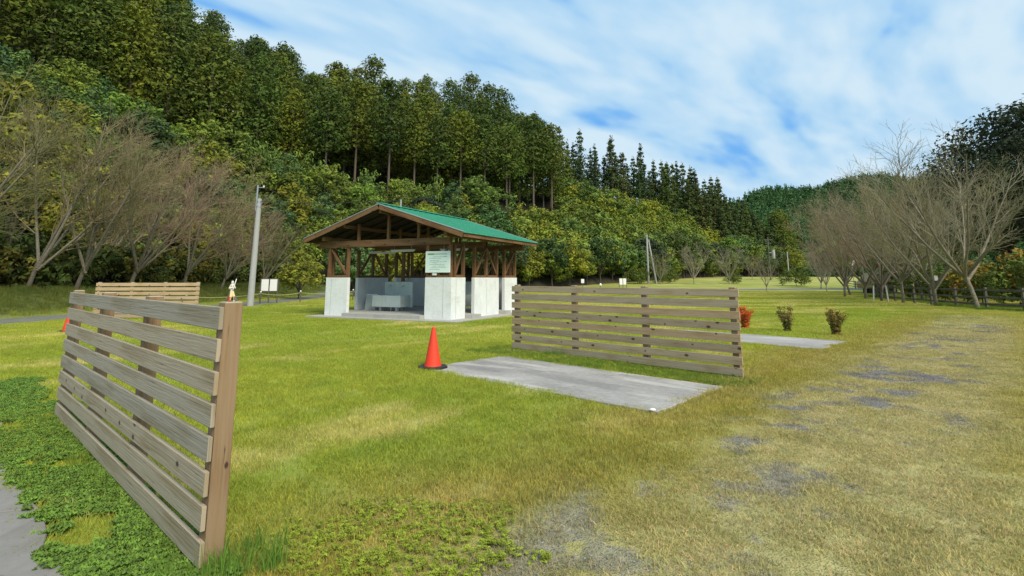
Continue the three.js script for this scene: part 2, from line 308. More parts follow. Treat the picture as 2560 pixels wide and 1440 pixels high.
{
  // the walk: its right rim wanders, one cast joint crosses it
  const rim = []; for (let q = 0; q <= 60; q++) { const z = mix(1.2, -8.6, q / 60); let lo = -9, hi = 3; for (let k = 0; k < 40; k++) { const m = (lo + hi) / 2; if (pathIn(m, z) > 0) lo = m; else hi = m; } rim.push([lo, z]); }
  const cut = 4.55, lay = (pts) => { const g = new THREE.ExtrudeGeometry(new THREE.Shape(pts.map(([x, z]) => new THREE.Vector2(x, -z))), { depth: 0.1, bevelEnabled: true, bevelSize: 0.006, bevelThickness: 0.006, bevelSegments: 1 }); g.rotateX(-Math.PI / 2); g.translate(0, -0.076, 0); return g; };
  const mat = concrete([0.22, 0.215, 0.205], [0.17, 0.165, 0.15], 880, 0.7);
  const near = rim.filter(([, z]) => z > -4.09), far = rim.filter(([, z]) => z < -4.11);
  const fx = near[near.length - 1][0];
  const a = lay([[-9, 1.2], ...near, [-9, -2.2]].reverse()), b = lay([[-9, -2.23], [fx - 0.005, near[near.length - 1][1] - 0.03], ...far, [-9.2, -8.6]].reverse());
  for (const g of [a, b]) { const P = g.attributes.position, T = g.attributes.uv; for (let k = 0; k < P.count; k++) T.setXY(k, P.getX(k), P.getZ(k)); }
  setting('walk', a, mat); setting('walk', b, mat);
}
// ---------------------------------------------------------------- the hills: lofted from the foot line to the ridge line
const FOOT = [[-31.5, -24], [-31.1, -33], [-33.9, -47], [-29, -58], [-18.5, -66], [-4.5, -77], [15.6, -96], [35.9, -116], [58.8, -140], [84.2, -168]];
const RIDGE = [[-109.9, 87, -70], [-94.4, 76.4, -88], [-80.4, 71.8, -100], [-64.2, 57.7, -112], [-37.6, 53.6, -126], [-8.3, 50.7, -132], [21.2, 36.6, -138], [47.3, 31.9, -148], [71.4, 26, -166], [89.8, 9, -178]];
const treeHigh = (t) => mix(20, 13.5, step(5.2, 6.1, t));
const along = (list, t) => { const k = clamp(Math.floor(t), 0, list.length - 2), f = t - k; return list[k].map((a, i) => mix(a, list[k + 1][i], f)); };
function hillAt(t, s) {
  const f = along(FOOT, t), r = along(RIDGE, t), x = mix(f[0], r[0], s), z = mix(f[1], r[2], s), top = Math.max(2, r[1] - treeHigh(t)), base = groundY(f[0], f[1]);
  const prof = s <= 1 ? 0.9 * s + 0.1 * s * s : 1 + 0.06 * Math.sin(Math.min((s - 1) * 3, 1.57)) - 0.35 * Math.max(0, s - 1.4);
  return [x, base - 0.15 + (top - base) * prof + 1.6 * s * (noise(x * 0.08, z * 0.08, 150) - 0.5), z];
}
{
  const ts = span(0, 9, 90), ss = [-0.06, 0, ...span(0.04, 1.0, 24), 1.15, 1.4, 1.9], P = [], T = [], I = [];
  for (const t of ts) for (const s of ss) { const [x, y, z] = hillAt(t, s); P.push(x, s < 0 ? -0.6 : y, z); T.push(x * 0.5, z * 0.5); }
  const w = ss.length; for (let j = 0; j < ts.length - 1; j++) for (let i = 0; i < w - 1; i++) { const a = j * w + i; I.push(a, a + 1, a + w, a + 1, a + w + 1, a + w); }
  const g = new THREE.BufferGeometry(); g.setAttribute('position', new THREE.Float32BufferAttribute(P, 3)); g.setAttribute('uv', new THREE.Float32BufferAttribute(T, 2)); g.setIndex(I); g.computeVertexNormals();
  setting('hill', g, plain(0.045, 0.042, 0.022, 1, { map: soilGrain, side: THREE.DoubleSide }));
}
// the wooded hill that closes the valley
const FAR_RIDGE = [[40, 10, -300], [94, 18, -300], [147, 40, -330], [177, 46, -350], [210, 50, -360], [245, 60, -380], [289, 67, -400], [357, 68, -420], [450, 72, -420]];
function farHillAt(t, s) { const r = along(FAR_RIDGE, t), f = [r[0] * 0.62 + 10, -190 - 0.04 * r[0]]; const x = mix(f[0], r[0], s), z = mix(f[1], r[2], s); return [x, mix(2, r[1], s <= 1 ? 0.55 * s + 0.45 * s * s : 1) + 5 * (noise(x * 0.03, z * 0.03, 160) - 0.5) * Math.min(1, s * 2), z]; }
{
  const ts = span(0, 8, 64), ss = [-0.05, ...span(0, 1.2, 20)], P = [], I = [];
  for (const t of ts) for (const s of ss) { const [x, y, z] = farHillAt(t, s); P.push(x, s < 0 ? 0 : y, z); }
  const w = ss.length; for (let j = 0; j < ts.length - 1; j++) for (let i = 0; i < w - 1; i++) { const a = j * w + i; I.push(a, a + 1, a + w, a + 1, a + w + 1, a + w); }
  const g = new THREE.BufferGeometry(); g.setAttribute('position', new THREE.Float32BufferAttribute(P, 3)); g.setIndex(I); g.computeVertexNormals();
  setting('far_hill', g, plain(0.03, 0.045, 0.02, 1, { side: THREE.DoubleSide }));
}
// ---------------------------------------------------------------- plants
function leafBlob(G, r, [cx, cy, cz], [rx, ry, rz], n, size, colour, aspect = 0.6, flat = 0.35, droop = 0) {
  for (let k = 0; k < n; k++) {
    let x, y, z, q; do { x = r() * 2 - 1; y = r() * 2 - 1; z = r() * 2 - 1; q = x * x + y * y + z * z; } while (q > 1 || q < 0.12);
    q = Math.sqrt(q); const shell = (0.72 + 0.34 * r()) / q, ox = x * shell, oy = y * shell, oz = z * shell;
    const px = cx + ox * rx, py = cy + oy * ry, pz = cz + oz * rz;
    let nx = x / q + (r() - 0.5) * 0.9, ny = y / q * 0.8 + flat + (r() - 0.5) * 0.7, nz = z / q + (r() - 0.5) * 0.9; const nl = Math.hypot(nx, ny, nz) || 1; nx /= nl; ny /= nl; nz /= nl;
    // a direction in the leaf's plane
    let ax = r() - 0.5, ay = (r() - 0.5) * 0.6 - droop, az = r() - 0.5; const dt = ax * nx + ay * ny + az * nz; ax -= dt * nx; ay -= dt * ny; az -= dt * nz; const al = Math.hypot(ax, ay, az) || 1; const L = size * (0.65 + 0.7 * r()); ax *= L / al; ay *= L / al; az *= L / al;
    const bx = (ny * az - nz * ay) * aspect, by = (nz * ax - nx * az) * aspect, bz = (nx * ay - ny * ax) * aspect;
    const v = 0.7 + 0.6 * r(), w = 0.9 + 0.25 * r(); G.tint = [colour[0] * v * w, colour[1] * v, colour[2] * v];
    const N = [x / q, y / q + 0.25, z / q];
    G.tri([px - bx * 0.5 - ax * 0.4, py - by * 0.5 - ay * 0.4, pz - bz * 0.5 - az * 0.4], [px + bx * 0.5 - ax * 0.25, py + by * 0.5 - ay * 0.25, pz + bz * 0.5 - az * 0.25], [px + ax * 0.6, py + ay * 0.6, pz + az * 0.6], N, [N[0] * 0.9, N[1] * 0.9, N[2] * 0.9]);
  }
}
function trunkGeo(points, radii, colour, sides = 7) { const G = new Geo(); G.tint = colour; G.tube(points.map((p) => V3(...p)), radii, sides); return G.build(); }
// a cedar: whorls of drooping, up-turned sprays on a straight stem
function cedar(seed, H, R, base, colour, pointed) {
  const r = rand(seed), G = new Geo(); let y = base;
  while (y < H - 0.5) {
    const q = (y - base) / (H - base), rad = R * (pointed ? Math.pow(1 - q, 0.95) : Math.sqrt(1 - Math.pow(q, 2.4))) * (0.55 + 0.45 * Math.min(1, q * 5)) * (0.82 + 0.3 * r()), n = Math.max(3, Math.round(rad * 2.1));
    const a0 = r() * 6.28;
    for (let k = 0; k < n; k++) {
      const a = a0 + ((k + 0.5 * r()) / n) * 6.28, rr = rad * (0.62 + 0.42 * r()), s = pointed ? 0.26 + 0.3 * rad * (0.7 + 0.6 * r()) : 0.5 + 0.2 * rad * (0.7 + 0.6 * r());
      const tone = 0.78 + 0.44 * r(), c = [colour[0] * tone * (0.9 + 0.25 * r()), colour[1] * tone, colour[2] * tone];
      leafBlob(G, r, [Math.cos(a) * rr, y + (r() - 0.5) * 0.8 - 0.12 * rr, Math.sin(a) * rr], [s * 1.15, s * 0.72, s * 1.15], Math.round(14 + 13 * s), 0.5, c, 0.62, 0.45);
      if (rad > 1.4 && r() < 0.4) leafBlob(G, r, [Math.cos(a) * rr * 0.5, y, Math.sin(a) * rr * 0.5], [s, s * 0.7, s], 10, 0.6, c, 0.7, 0.4);
    }
    if (rad > 0.8) leafBlob(G, r, [0, y + 0.3, 0], [rad * 0.6, 0.8, rad * 0.6], Math.round(8 + 7 * rad), 0.62, [colour[0] * 0.9, colour[1] * 0.9, colour[2] * 0.9], 0.75, 0.4);
    y += pointed ? 1.0 : 1.15;
  }
  if (!pointed) for (let k = 0; k < 9; k++) { const a = k * 2.4, d = 0.2 * R * Math.sqrt(k); leafBlob(G, r, [Math.cos(a) * d, H - 0.9 - 0.28 * d * d, Math.sin(a) * d], [0.85, 0.65, 0.85], 22, 0.45, colour, 0.6, 0.45); }
  leafBlob(G, r, [0, H - 0.5, 0], pointed ? [0.35, 0.8, 0.35] : [0.6, 0.6, 0.6], 22, 0.42, colour, 0.5, 0.2);
  return { crown: G.build(), trunk: trunkGeo([[0, -0.8, 0], [0.02, H * 0.4, 0], [0, H * 0.96, 0]], [0.24, 0.17, 0.03], [0.16, 0.125, 0.09]) };
}
// a broad-leaved tree: lobes of leaf clumps on a forked stem
function broadleaf(seed, H, R, colour, { lobes = 8, clumps = 13, leaves = 30, size = 0.42, low = 0.14, trunkColour = [0.1, 0.08, 0.06], second } = {}) {
  const r = rand(seed), G = new Geo(), T = new Geo(); T.tint = trunkColour;
  T.tube([V3(0, -0.6, 0), V3(0.1 * R * (r() - 0.5), H * 0.2, 0), V3(0.2 * (r() - 0.5), H * 0.45, 0.2 * (r() - 0.5))], [0.03 * H * 0.6, 0.022 * H * 0.6, 0.014 * H * 0.6], 7);
  const cy = H * (low + (1 - low) * 0.5), ry = H * (1 - low) * 0.5;
  for (let k = 0; k < lobes; k++) {
    const a = (k / lobes) * 6.28 + r(), e = k === 0 ? 1 : -0.55 + 1.45 * ((k * 0.618) % 1), ce = Math.sqrt(Math.max(0, 1 - e * e)), d = 0.62;
    const L = [Math.cos(a) * ce * R * d, cy + e * ry * d, Math.sin(a) * ce * R * d], lr = R * (0.42 + 0.16 * r());
    T.tube([V3(0, H * 0.22, 0), V3(L[0] * 0.4, mix(H * 0.22, L[1], 0.55), L[2] * 0.4), V3(...L)], [0.010 * H, 0.007 * H, 0.002 * H], 5);
    const tone = 0.78 + 0.44 * r(), base = second && r() < 0.4 ? second : colour;
    for (let c = 0; c < clumps; c++) {
      let x, y, z, q; do { x = r() * 2 - 1; y = r() * 2 - 1; z = r() * 2 - 1; q = Math.hypot(x, y, z); } while (q > 1 || q < 0.2);
      const sh = (0.6 + 0.4 * r()) / q, s = lr * (0.3 + 0.2 * r()), t2 = tone * (0.8 + 0.4 * r());
      leafBlob(G, r, [L[0] + x * sh * lr, L[1] + y * sh * lr * 0.85, L[2] + z * sh * lr], [s, s * 0.7, s], leaves, size, [base[0] * t2, base[1] * t2, base[2] * t2], 0.62, 0.4);
    }
  }
  return { crown: G.build(), trunk: T.build() };
}
// arching bamboo or brush: sprays of narrow hanging leaves
function sprays(seed, H, R, colour, { stems = 16, knots = 9, leaves = 18, size = 0.5 } = {}) {
  const r = rand(seed), G = new Geo(), T = new Geo(); T.tint = [0.13, 0.15, 0.05];
  for (let k = 0; k < stems; k++) {
    const a = r() * 6.28, b = R * 0.35 * Math.sqrt(r()), h = H * (0.65 + 0.35 * r()), out = R * (0.35 + 0.65 * r()), x0 = Math.cos(a) * b, z0 = Math.sin(a) * b, P = [];
    for (let s = 0; s <= 5; s++) { const q = s / 5; P.push(V3(x0 + Math.cos(a) * out * q * q, h * (q * 1.12 - 0.22 * q * q * q) - 0.2, z0 + Math.sin(a) * out * q * q)); }
    T.tube(P, [0.05, 0.045, 0.04, 0.03, 0.02, 0.008], 4);
    for (let s = 0; s < knots; s++) { const q = 0.25 + 0.75 * (s / (knots - 1)), f = q * 5, i = Math.min(4, Math.floor(f)), p = P[i].clone().lerp(P[i + 1], f - i), w = H * 0.075 * (0.8 + 0.5 * r()), t = 0.8 + 0.4 * r(); leafBlob(G, r, [p.x + (r() - 0.5) * w, p.y - w * 0.3, p.z + (r() - 0.5) * w], [w * 1.15, w * 0.8, w * 1.15], leaves, size, colour.map((c) => c * t), 0.34, 0.3, 0.5); }
  }
  return { crown: G.build(), trunk: T.build() };
}
// a leafless tree: stem, limbs and two orders of twigs
function bare(seed, H, { limbs = 6, spread = 0.62, lean = [0, 0], bark = [0.2, 0.18, 0.14], twig = [0.24, 0.19, 0.13], dense = 1, stemLen = 0.16, thick = 1, tips = 0.011 } = {}) {
  const r = rand(seed), A = new Geo(), B = new Geo();
  const grow = (p, d, len, rad, level) => {
    const n = level === 0 ? 3 : level === 1 ? 6 : level === 2 ? 4 : level === 3 ? 3 : 2, P = [p.clone()], R = [rad], D = d.clone(), sl = len / n;
    for (let k = 1; k <= n; k++) {
      D.x += (r() - 0.5) * 0.22 + lean[0] * 0.03; D.z += (r() - 0.5) * 0.22 + lean[1] * 0.03; D.y += level === 1 ? 0.09 : 0.06; D.normalize();
      P.push(P[k - 1].clone().addScaledVector(D, sl)); R.push(Math.max(level === 0 ? rad * 0.7 : tips * 0.55, rad * (1 - (level === 0 ? 0.3 : 0.85) * (k / n))));
    }
    const G = level <= 1 ? A : B, v = 0.8 + 0.4 * r(); G.tint = (level <= 1 ? bark : twig).map((c) => c * v);
    G.tube(P, R, level === 0 ? 9 : level === 1 ? 6 : level === 2 ? 4 : 3, level < 2);
    return [P, D];
  };
  const side = (d, ang, roll) => { const u = V3(d.y, -d.x, 0.3 * d.z).cross(d).normalize(), w = d.clone().cross(u); return d.clone().multiplyScalar(Math.cos(ang)).addScaledVector(u, Math.sin(ang) * Math.cos(roll)).addScaledVector(w, Math.sin(ang) * Math.sin(roll)).normalize(); };
  const kids = (P, from, count, ang, len, rad, level) => {
    for (let k = 0; k < count; k++) {
      const q = from + (1 - from) * ((k + 0.7 * r()) / count), f = q * (P.length - 1), i = Math.min(P.length - 2, Math.floor(f)), p = P[i].clone().lerp(P[i + 1], f - i), d = P[i + 1].clone().sub(P[i]).normalize();
      const e = side(d, ang * (0.7 + 0.6 * r()), r() * 6.28), [Q] = grow(p, e, len * (1.1 - 0.6 * q) * (0.7 + 0.6 * r()), rad * (1.1 - 0.5 * q), level);
      if (level === 2) kids(Q, 0.15, Math.round(6 * dense), 0.6, len * 0.5, rad * 0.5, 3);
      if (level === 3) kids(Q, 0.2, Math.round(3 * dense), 0.55, len * 0.5, tips, 4);
    }
  };
  const r0 = 0.0135 * H * thick, [S] = grow(V3(0, -0.3, 0), V3(lean[0] * 0.25, 1, lean[1] * 0.25).normalize(), H * stemLen + 0.3, r0, 0);
  for (let k = 0; k < limbs; k++) {
    const a = (k / limbs) * 6.28 + r() * 0.7, s = spread * (0.45 + 0.75 * r()), d = V3(Math.cos(a) * s + lean[0] * 0.45, 1, Math.sin(a) * s + lean[1] * 0.45).normalize();
    const [P] = grow(S[S.length - 1].clone().addScaledVector(V3(0, -1, 0), r() * H * 0.05), d, H * (0.68 + 0.22 * r()), r0 * (0.55 + 0.22 * r()), 1);
    kids(P, 0.16, Math.round(9 * dense), 0.55, H * 0.3, r0 * 0.26, 2);
  }
  return { crown: B.build(), trunk: A.build() };
}
function tree(name, made, crownName = 'crown', stemName = 'trunk') {
  const o = new THREE.Group(); o.userData.base = name; o.name = name;
  part(stemName, made.trunk, M.bark, o); part(crownName, made.crown, crownName === 'crown' ? M.leaf : M.twig, o); return o;
}
const OLIVE = [0.105, 0.14, 0.016], DEEP = [0.055, 0.09, 0.018], FRESH = [0.16, 0.225, 0.03], BLUEISH = [0.085, 0.15, 0.042], YELLOW = [0.21, 0.235, 0.03];
const KIND = {
  cedar: [cedar(1, 19.5, 4.3, 4.5, OLIVE), cedar(2, 21, 4.0, 5.5, [0.09, 0.13, 0.02]), cedar(3, 18.5, 4.4, 4, [0.12, 0.15, 0.016])].map((m) => tree('cedar_tree', m)),
  tallCedar: [cedar(4, 20.5, 3.9, 10.5, OLIVE), cedar(5, 21.5, 3.7, 10.5, [0.095, 0.13, 0.016])].map((m) => tree('cedar_tree', m)),
  spire: [cedar(6, 14.5, 2.7, 1.6, DEEP, true), cedar(7, 13, 2.5, 2.2, [0.07, 0.095, 0.024], true), cedar(8, 15, 2.5, 3, [0.05, 0.08, 0.018], true)].map((m) => tree('cedar_tree', m)),
  broad: [broadleaf(11, 9, 3.6, FRESH, { second: BLUEISH }), broadleaf(12, 8, 3.3, BLUEISH), broadleaf(13, 10, 3.8, [0.13, 0.18, 0.03], { second: FRESH }), broadleaf(14, 8.5, 3.5, [0.17, 0.19, 0.022], { second: YELLOW })].map((m) => tree('broadleaf_tree', m)),
  dark: [broadleaf(15, 9, 3.4, [0.055, 0.085, 0.022]), broadleaf(16, 8, 3.2, [0.065, 0.085, 0.035])].map((m) => tree('broadleaf_tree', m)),
  shrub: [broadleaf(17, 4.2, 2.9, FRESH, { lobes: 7, clumps: 11, leaves: 26, size: 0.36, low: 0.05, second: YELLOW }), broadleaf(18, 3.8, 2.7, [0.2, 0.235, 0.025], { lobes: 7, clumps: 11, leaves: 26, size: 0.36, low: 0.05 }), broadleaf(19, 4.5, 2.8, [0.14, 0.20, 0.035], { lobes: 7, clumps: 11, leaves: 26, size: 0.36, low: 0.05 })].map((m) => tree('hillside_shrub', m)),
  bamboo: [sprays(21, 9, 3.4, [0.14, 0.225, 0.045]), sprays(22, 8, 3.2, [0.18, 0.235, 0.04])].map((m) => tree('bamboo_clump', m)),
};
const R0 = rand(4242);
const pick = (list) => list[Math.floor(R0() * list.length)];
const LABEL = {
  cedarLeft: ['tall olive cedar of the stand high on the left hillside', 'tree', 'cedars high on the left hillside'],
  cedarMid: ['olive cedar with rounded crown on the slope above the pavilion', 'tree', 'cedars above the pavilion'],
  tallCedar: ['cedar with long bare trunk at the edge of the wood above the pavilion', 'tree', 'cedars with bare trunks along the wood edge'],
  spire: ['dark pointed cedar on the low skyline behind the bright green slope', 'tree', 'pointed cedars on the low skyline'],
  broadLeft: ['leafy green tree on the lower left hillside behind the bare trees', 'tree', 'leafy trees on the lower left hillside'],
  broadMid: ['leafy tree at the foot of the slope behind the pavilion', 'tree', 'leafy trees behind the pavilion'],
  broadRight: ['leafy tree at the foot of the bright slope behind the far lawn', 'tree', 'leafy trees behind the far lawn'],
  darkTree: ['blackish green tree among the lighter trees of the hillside', 'tree', 'dark trees on the hillside'],
  shrub: ['bright yellow-green shrub covering the slope right of the pavilion', 'shrub', 'bright shrubs on the slope'],
  bamboo: ['feathery light green bamboo clump on the slope left of the pavilion', 'bamboo', 'bamboo clumps on the slope'],
};
// where on the hill: told by what stands below it in the picture
const below = (t) => (t < 2 ? 'near the left edge of the picture' : t < 2.7 ? 'above the far wooden fence' : t < 3.4 ? 'above the concrete pole' : t < 4.3 ? 'above the left half of the pavilion' : t < 5.0 ? 'above the right half of the pavilion' : t < 5.8 ? 'just right of the pavilion roof' : t < 6.6 ? 'above the slatted fence' : t < 7.4 ? 'above the far leafless trees' : 'towards the far end of the hill');
const height = (s) => (s > 0.85 ? 'on the skyline' : s > 0.5 ? 'high on the slope' : s > 0.2 ? 'half way up the slope' : 'low on the slope');
const WHAT = { cedarLeft: 'olive cedar', cedarMid: 'olive cedar', tallCedar: 'bare-trunked cedar', spire: 'dark pointed cedar', broadLeft: 'leafy green tree', broadMid: 'leafy green tree', broadRight: 'leafy green tree', darkTree: 'blackish green tree', shrub: 'bright yellow-green shrub', bamboo: 'feathery bamboo clump' };
function plant(kind, position, scale, zone, t, s) { const [, c, g0] = LABEL[zone], l = `${WHAT[zone]} ${height(s)}, ${below(t)}`, g = `${WHAT[zone]}s ${height(s)}, ${below(t)}`; const o = dup(pick(KIND[kind]), position, R0() * 6.28, scale, l, g); o.userData.category = c; const m = M.leaves[Math.floor(R0() * (kind === 'shrub' ? 3 : 6))]; for (const p of o.children) if (p.name === 'crown') p.material = m; return o; }
{
  // rows up the slope, offset and jittered; what grows where follows the photograph's bands
  const lens = FOOT.slice(1).map((p, k) => Math.hypot(p[0] - FOOT[k][0], p[1] - FOOT[k][1]));
  const rows = [[0.0, 5.2], [0.055, 5.4], [0.12, 5.6], [0.19, 5.8], [0.265, 6], [0.345, 6], [0.43, 6.2], [0.52, 6.4], [0.615, 6.6], [0.71, 6.8], [0.81, 7], [0.91, 7], [1.0, 6.4], [1.07, 6.4]];
  for (const [s0, gap] of rows) {
    let t = 0.5 + R0() * 0.3;
    while (t < 9) {
      const k = Math.min(8, Math.floor(t)), f = along(FOOT, t), r = along(RIDGE, t), widen = mix(1, Math.max(1, Math.hypot(RIDGE[k + 1][0] - RIDGE[k][0], RIDGE[k + 1][2] - RIDGE[k][2]) / lens[k]), s0);
      const s = clamp(s0 + (R0() - 0.5) * 0.05, -0.01, 1.09), [x, y, z] = hillAt(t, s), dep = -z, u = x / dep;
      let g = gap * 0.86;
      if (u > -1.12 && u < 0.62) {
        const w = fbm(t * 0.9, s * 5, 3, 170); if (s0 > 1.05 && t < 5.5) { t += 0.3; continue; }
        const lowBand = t < 3.4 ? 0.40 : t < 5.3 ? 0.36 : t < 5.6 ? 0.42 : t < 6.7 ? 0.84 : t < 7.7 ? mix(0.84, 0.4, t - 6.7) : 0.3;
        if (s > lowBand + 0.12 * (w - 0.5)) {
          if (t > 5.6 && t < 8.8) { plant('spire', [x, y, z], 0.72 + 0.5 * R0(), 'spire', t, s); g *= 0.72; }
          else if (t > 3.5 && t < 5.6 && s < lowBand + 0.14) plant('tallCedar', [x, y, z], 0.95 + 0.2 * R0(), 'tallCedar', t, s);
          else if (R0() < 0.07) plant('dark', [x, y, z], 1.2 + 0.4 * R0(), 'darkTree', t, s);
          else plant('cedar', [x, y, z], 0.85 + 0.3 * R0(), t < 3.4 ? 'cedarLeft' : 'cedarMid', t, s);
        } else if (t > 5.15 && t < 7.8 && s > 0.03) { plant('shrub', [x, y - 0.3, z], 1.0 + 0.6 * R0(), 'shrub', t, s); g *= 0.7; }
        else if (t > 2.7 && t < 4.6 && s > 0.1 && w > 0.42) plant('bamboo', [x, y, z], 0.8 + 0.45 * R0(), 'bamboo', t, s);
        else if (R0() < 0.12) plant('dark', [x, y, z], 0.8 + 0.4 * R0(), 'darkTree', t, s);
        else plant('broad', [x, y, z], (s < 0.1 ? 0.62 : 0.78) + 0.4 * R0(), t < 3 ? 'broadLeft' : t < 5.4 ? 'broadMid' : 'broadRight', t, s);
      }
      t += (g * (0.8 + 0.4 * R0())) / (lens[k] * widen);
    }
  }
}
// conifers of the far hill: a plantation that reads as one mass
{
  const r = rand(77), G = new Geo(); for (let y = 1.5; y < 13; y += 1.5) { const rad = 2.5 * (1 - y / 14.5), n = Math.max(3, Math.round(rad * 3)); for (let k = 0; k < n; k++) { const a = r() * 6.28; leafBlob(G, r, [Math.cos(a) * rad * 0.8, y, Math.sin(a) * rad * 0.8], [0.9, 0.7, 0.9], 7, 1.0, [1, 1, 1], 0.7, 0.4); } } leafBlob(G, r, [0, 13.4, 0], [0.4, 1, 0.4], 8, 0.8, [1, 1, 1], 0.6, 0.2);
  const spots = []; for (let s = 0.02; s <= 1.06; s += 0.03) for (let t = 0.6; t < 8; t += 0.034) { const p = farHillAt(t + (r() - 0.5) * 0.04, s + (r() - 0.5) * 0.03); const u = p[0] / -p[2]; if (u > 0.36 && u < 1.05) spots.push(p); }
  const m = new THREE.InstancedMesh(G.build(), M.leafInst, spots.length), X = new THREE.Matrix4(), c = new THREE.Color();
  spots.forEach(([x, y, z], k) => { const s = 0.75 + 0.5 * r(); X.compose(V3(x, y - 0.5, z), new THREE.Quaternion().setFromAxisAngle(V3(0, 1, 0), r() * 6.28), V3(s * 0.95, s, s * 0.95)); m.setMatrixAt(k, X); const v = 0.75 + 0.5 * r(); m.setColorAt(k, c.setRGB(0.05 * v, 0.125 * v, 0.032 * v)); });
  m.name = 'far_conifer_wood'; tag(m, 'dense green conifer wood covering the hill at the end of the valley', 'wood'); m.userData.kind = 'stuff'; m.castShadow = m.receiveShadow = true; scene.add(m);
}
// the row of leafless trees along the road bank on the left
{
  const TAN = [0.24, 0.19, 0.10], OLV = [0.16, 0.15, 0.06], PINK = [0.25, 0.175, 0.115], BARK = [0.27, 0.24, 0.17];
  const A = tree('bare_tree', bare(31, 9.5, { lean: [1.15, 0.1], twig: OLV, bark: BARK, dense: 1.1, spread: 0.6 }), 'twigs'), B = tree('bare_tree', bare(32, 9.8, { lean: [1.1, -0.1], twig: TAN, bark: BARK, dense: 1.15, spread: 0.65 }), 'twigs'), C = tree('bare_tree', bare(33, 9.4, { lean: [0.8, 0.2], twig: PINK, bark: BARK, dense: 1.2, limbs: 7, spread: 0.75 }), 'twigs');
  const row = [[A, -26.5, -24.5, 1.1, 0, 'leafless tree with pale trunk cut by the left edge of the picture'], [B, -25.4, -28.4, 1.0, 0.4, 'leaning leafless tree second from the left, above the far wooden fence'], [A, -24.2, -30.2, 0.98, -0.3, 'leafless tree with forked trunk behind the left end of the far fence'], [C, -24.3, -34.5, 1.05, 0.2, 'broad tan leafless tree behind the middle of the far wooden fence'], [B, -23.6, -39, 0.95, -0.2, 'leafless tree leaning right behind the right end of the far fence'], [C, -23.0, -43, 0.8, 0.3, 'reddish leafless tree just left of the concrete utility pole'], [A, -22.2, -47.5, 0.72, 0.1, 'slender leafless tree directly behind the concrete utility pole'], [B, -28.5, -36.5, 1.05, 1, 'leafless tree in the second rank, crown between the two tallest bare trees']];
  for (const [src, x, z, s, turn, label] of row) { const o = dup(src, [x, groundY(x, z) - 0.05, z], turn, s, label, 'leafless trees along the road bank'); o.userData.category = 'tree'; }
  // leafy brush under and behind them
  const low = [tree('bank_bush', broadleaf(41, 2.6, 2.0, [0.06, 0.09, 0.018], { lobes: 7, clumps: 10, leaves: 24, size: 0.26, low: 0.02 })), tree('bank_bush', broadleaf(42, 2.2, 1.9, [0.085, 0.11, 0.018], { lobes: 7, clumps: 10, leaves: 24, size: 0.26, low: 0.02, second: [0.13, 0.12, 0.018] }))];
  const r = rand(515); for (let k = 0; k < 26; k++) { const z = -16 - k * 1.75, x = -28.2 + 0.10 * k + (r() - 0.5) * 1.6; const o = dup(low[k % 2], [x, groundY(x, z) - 0.3, z], r() * 6.28, 0.9 + 0.6 * r(), 'dark bush in the undergrowth beneath the left row of leafless trees', 'bushes under the left bare trees'); o.userData.category = 'bush'; }
  const thin = [tree('young_tree', broadleaf(43, 8.5, 2.3, [0.21, 0.2, 0.025], { lobes: 9, clumps: 12, leaves: 16, size: 0.26, low: 0.25, trunkColour: [0.16, 0.14, 0.1] }))];
  [[-29.5, -31.5, 1.0, 'thin yellow-olive tree behind the leafless row near the left edge'], [-28.4, -38.5, 0.95, 'thin yellow-olive tree between the leafless row and the hillside'], [-26.5, -45, 0.7, 'thin yellow-olive tree behind the reddish leafless tree']].forEach(([x, z, s, label]) => { const o = dup(thin[0], [x, groundY(x, z), z], r() * 6, s, label, 'thin olive trees behind the leafless row'); o.userData.category = 'tree'; });
  [[-17.2, -44, 0.5, 'low olive tree behind the notice board left of the pavilion'], [-14.5, -50, 0.62, 'spreading leafy tree between notice board and pavilion'], [-11.5, -52.5, 0.6, 'leafy tree just behind the left eave of the pavilion']].forEach(([x, z, s, label], k) => { const o = dup(KIND.broad[(k * 2 + 3) % 4], [x, groundY(x, z) - 0.4, z], r() * 6, s, label); delete o.userData.group; o.userData.category = 'tree'; });
}
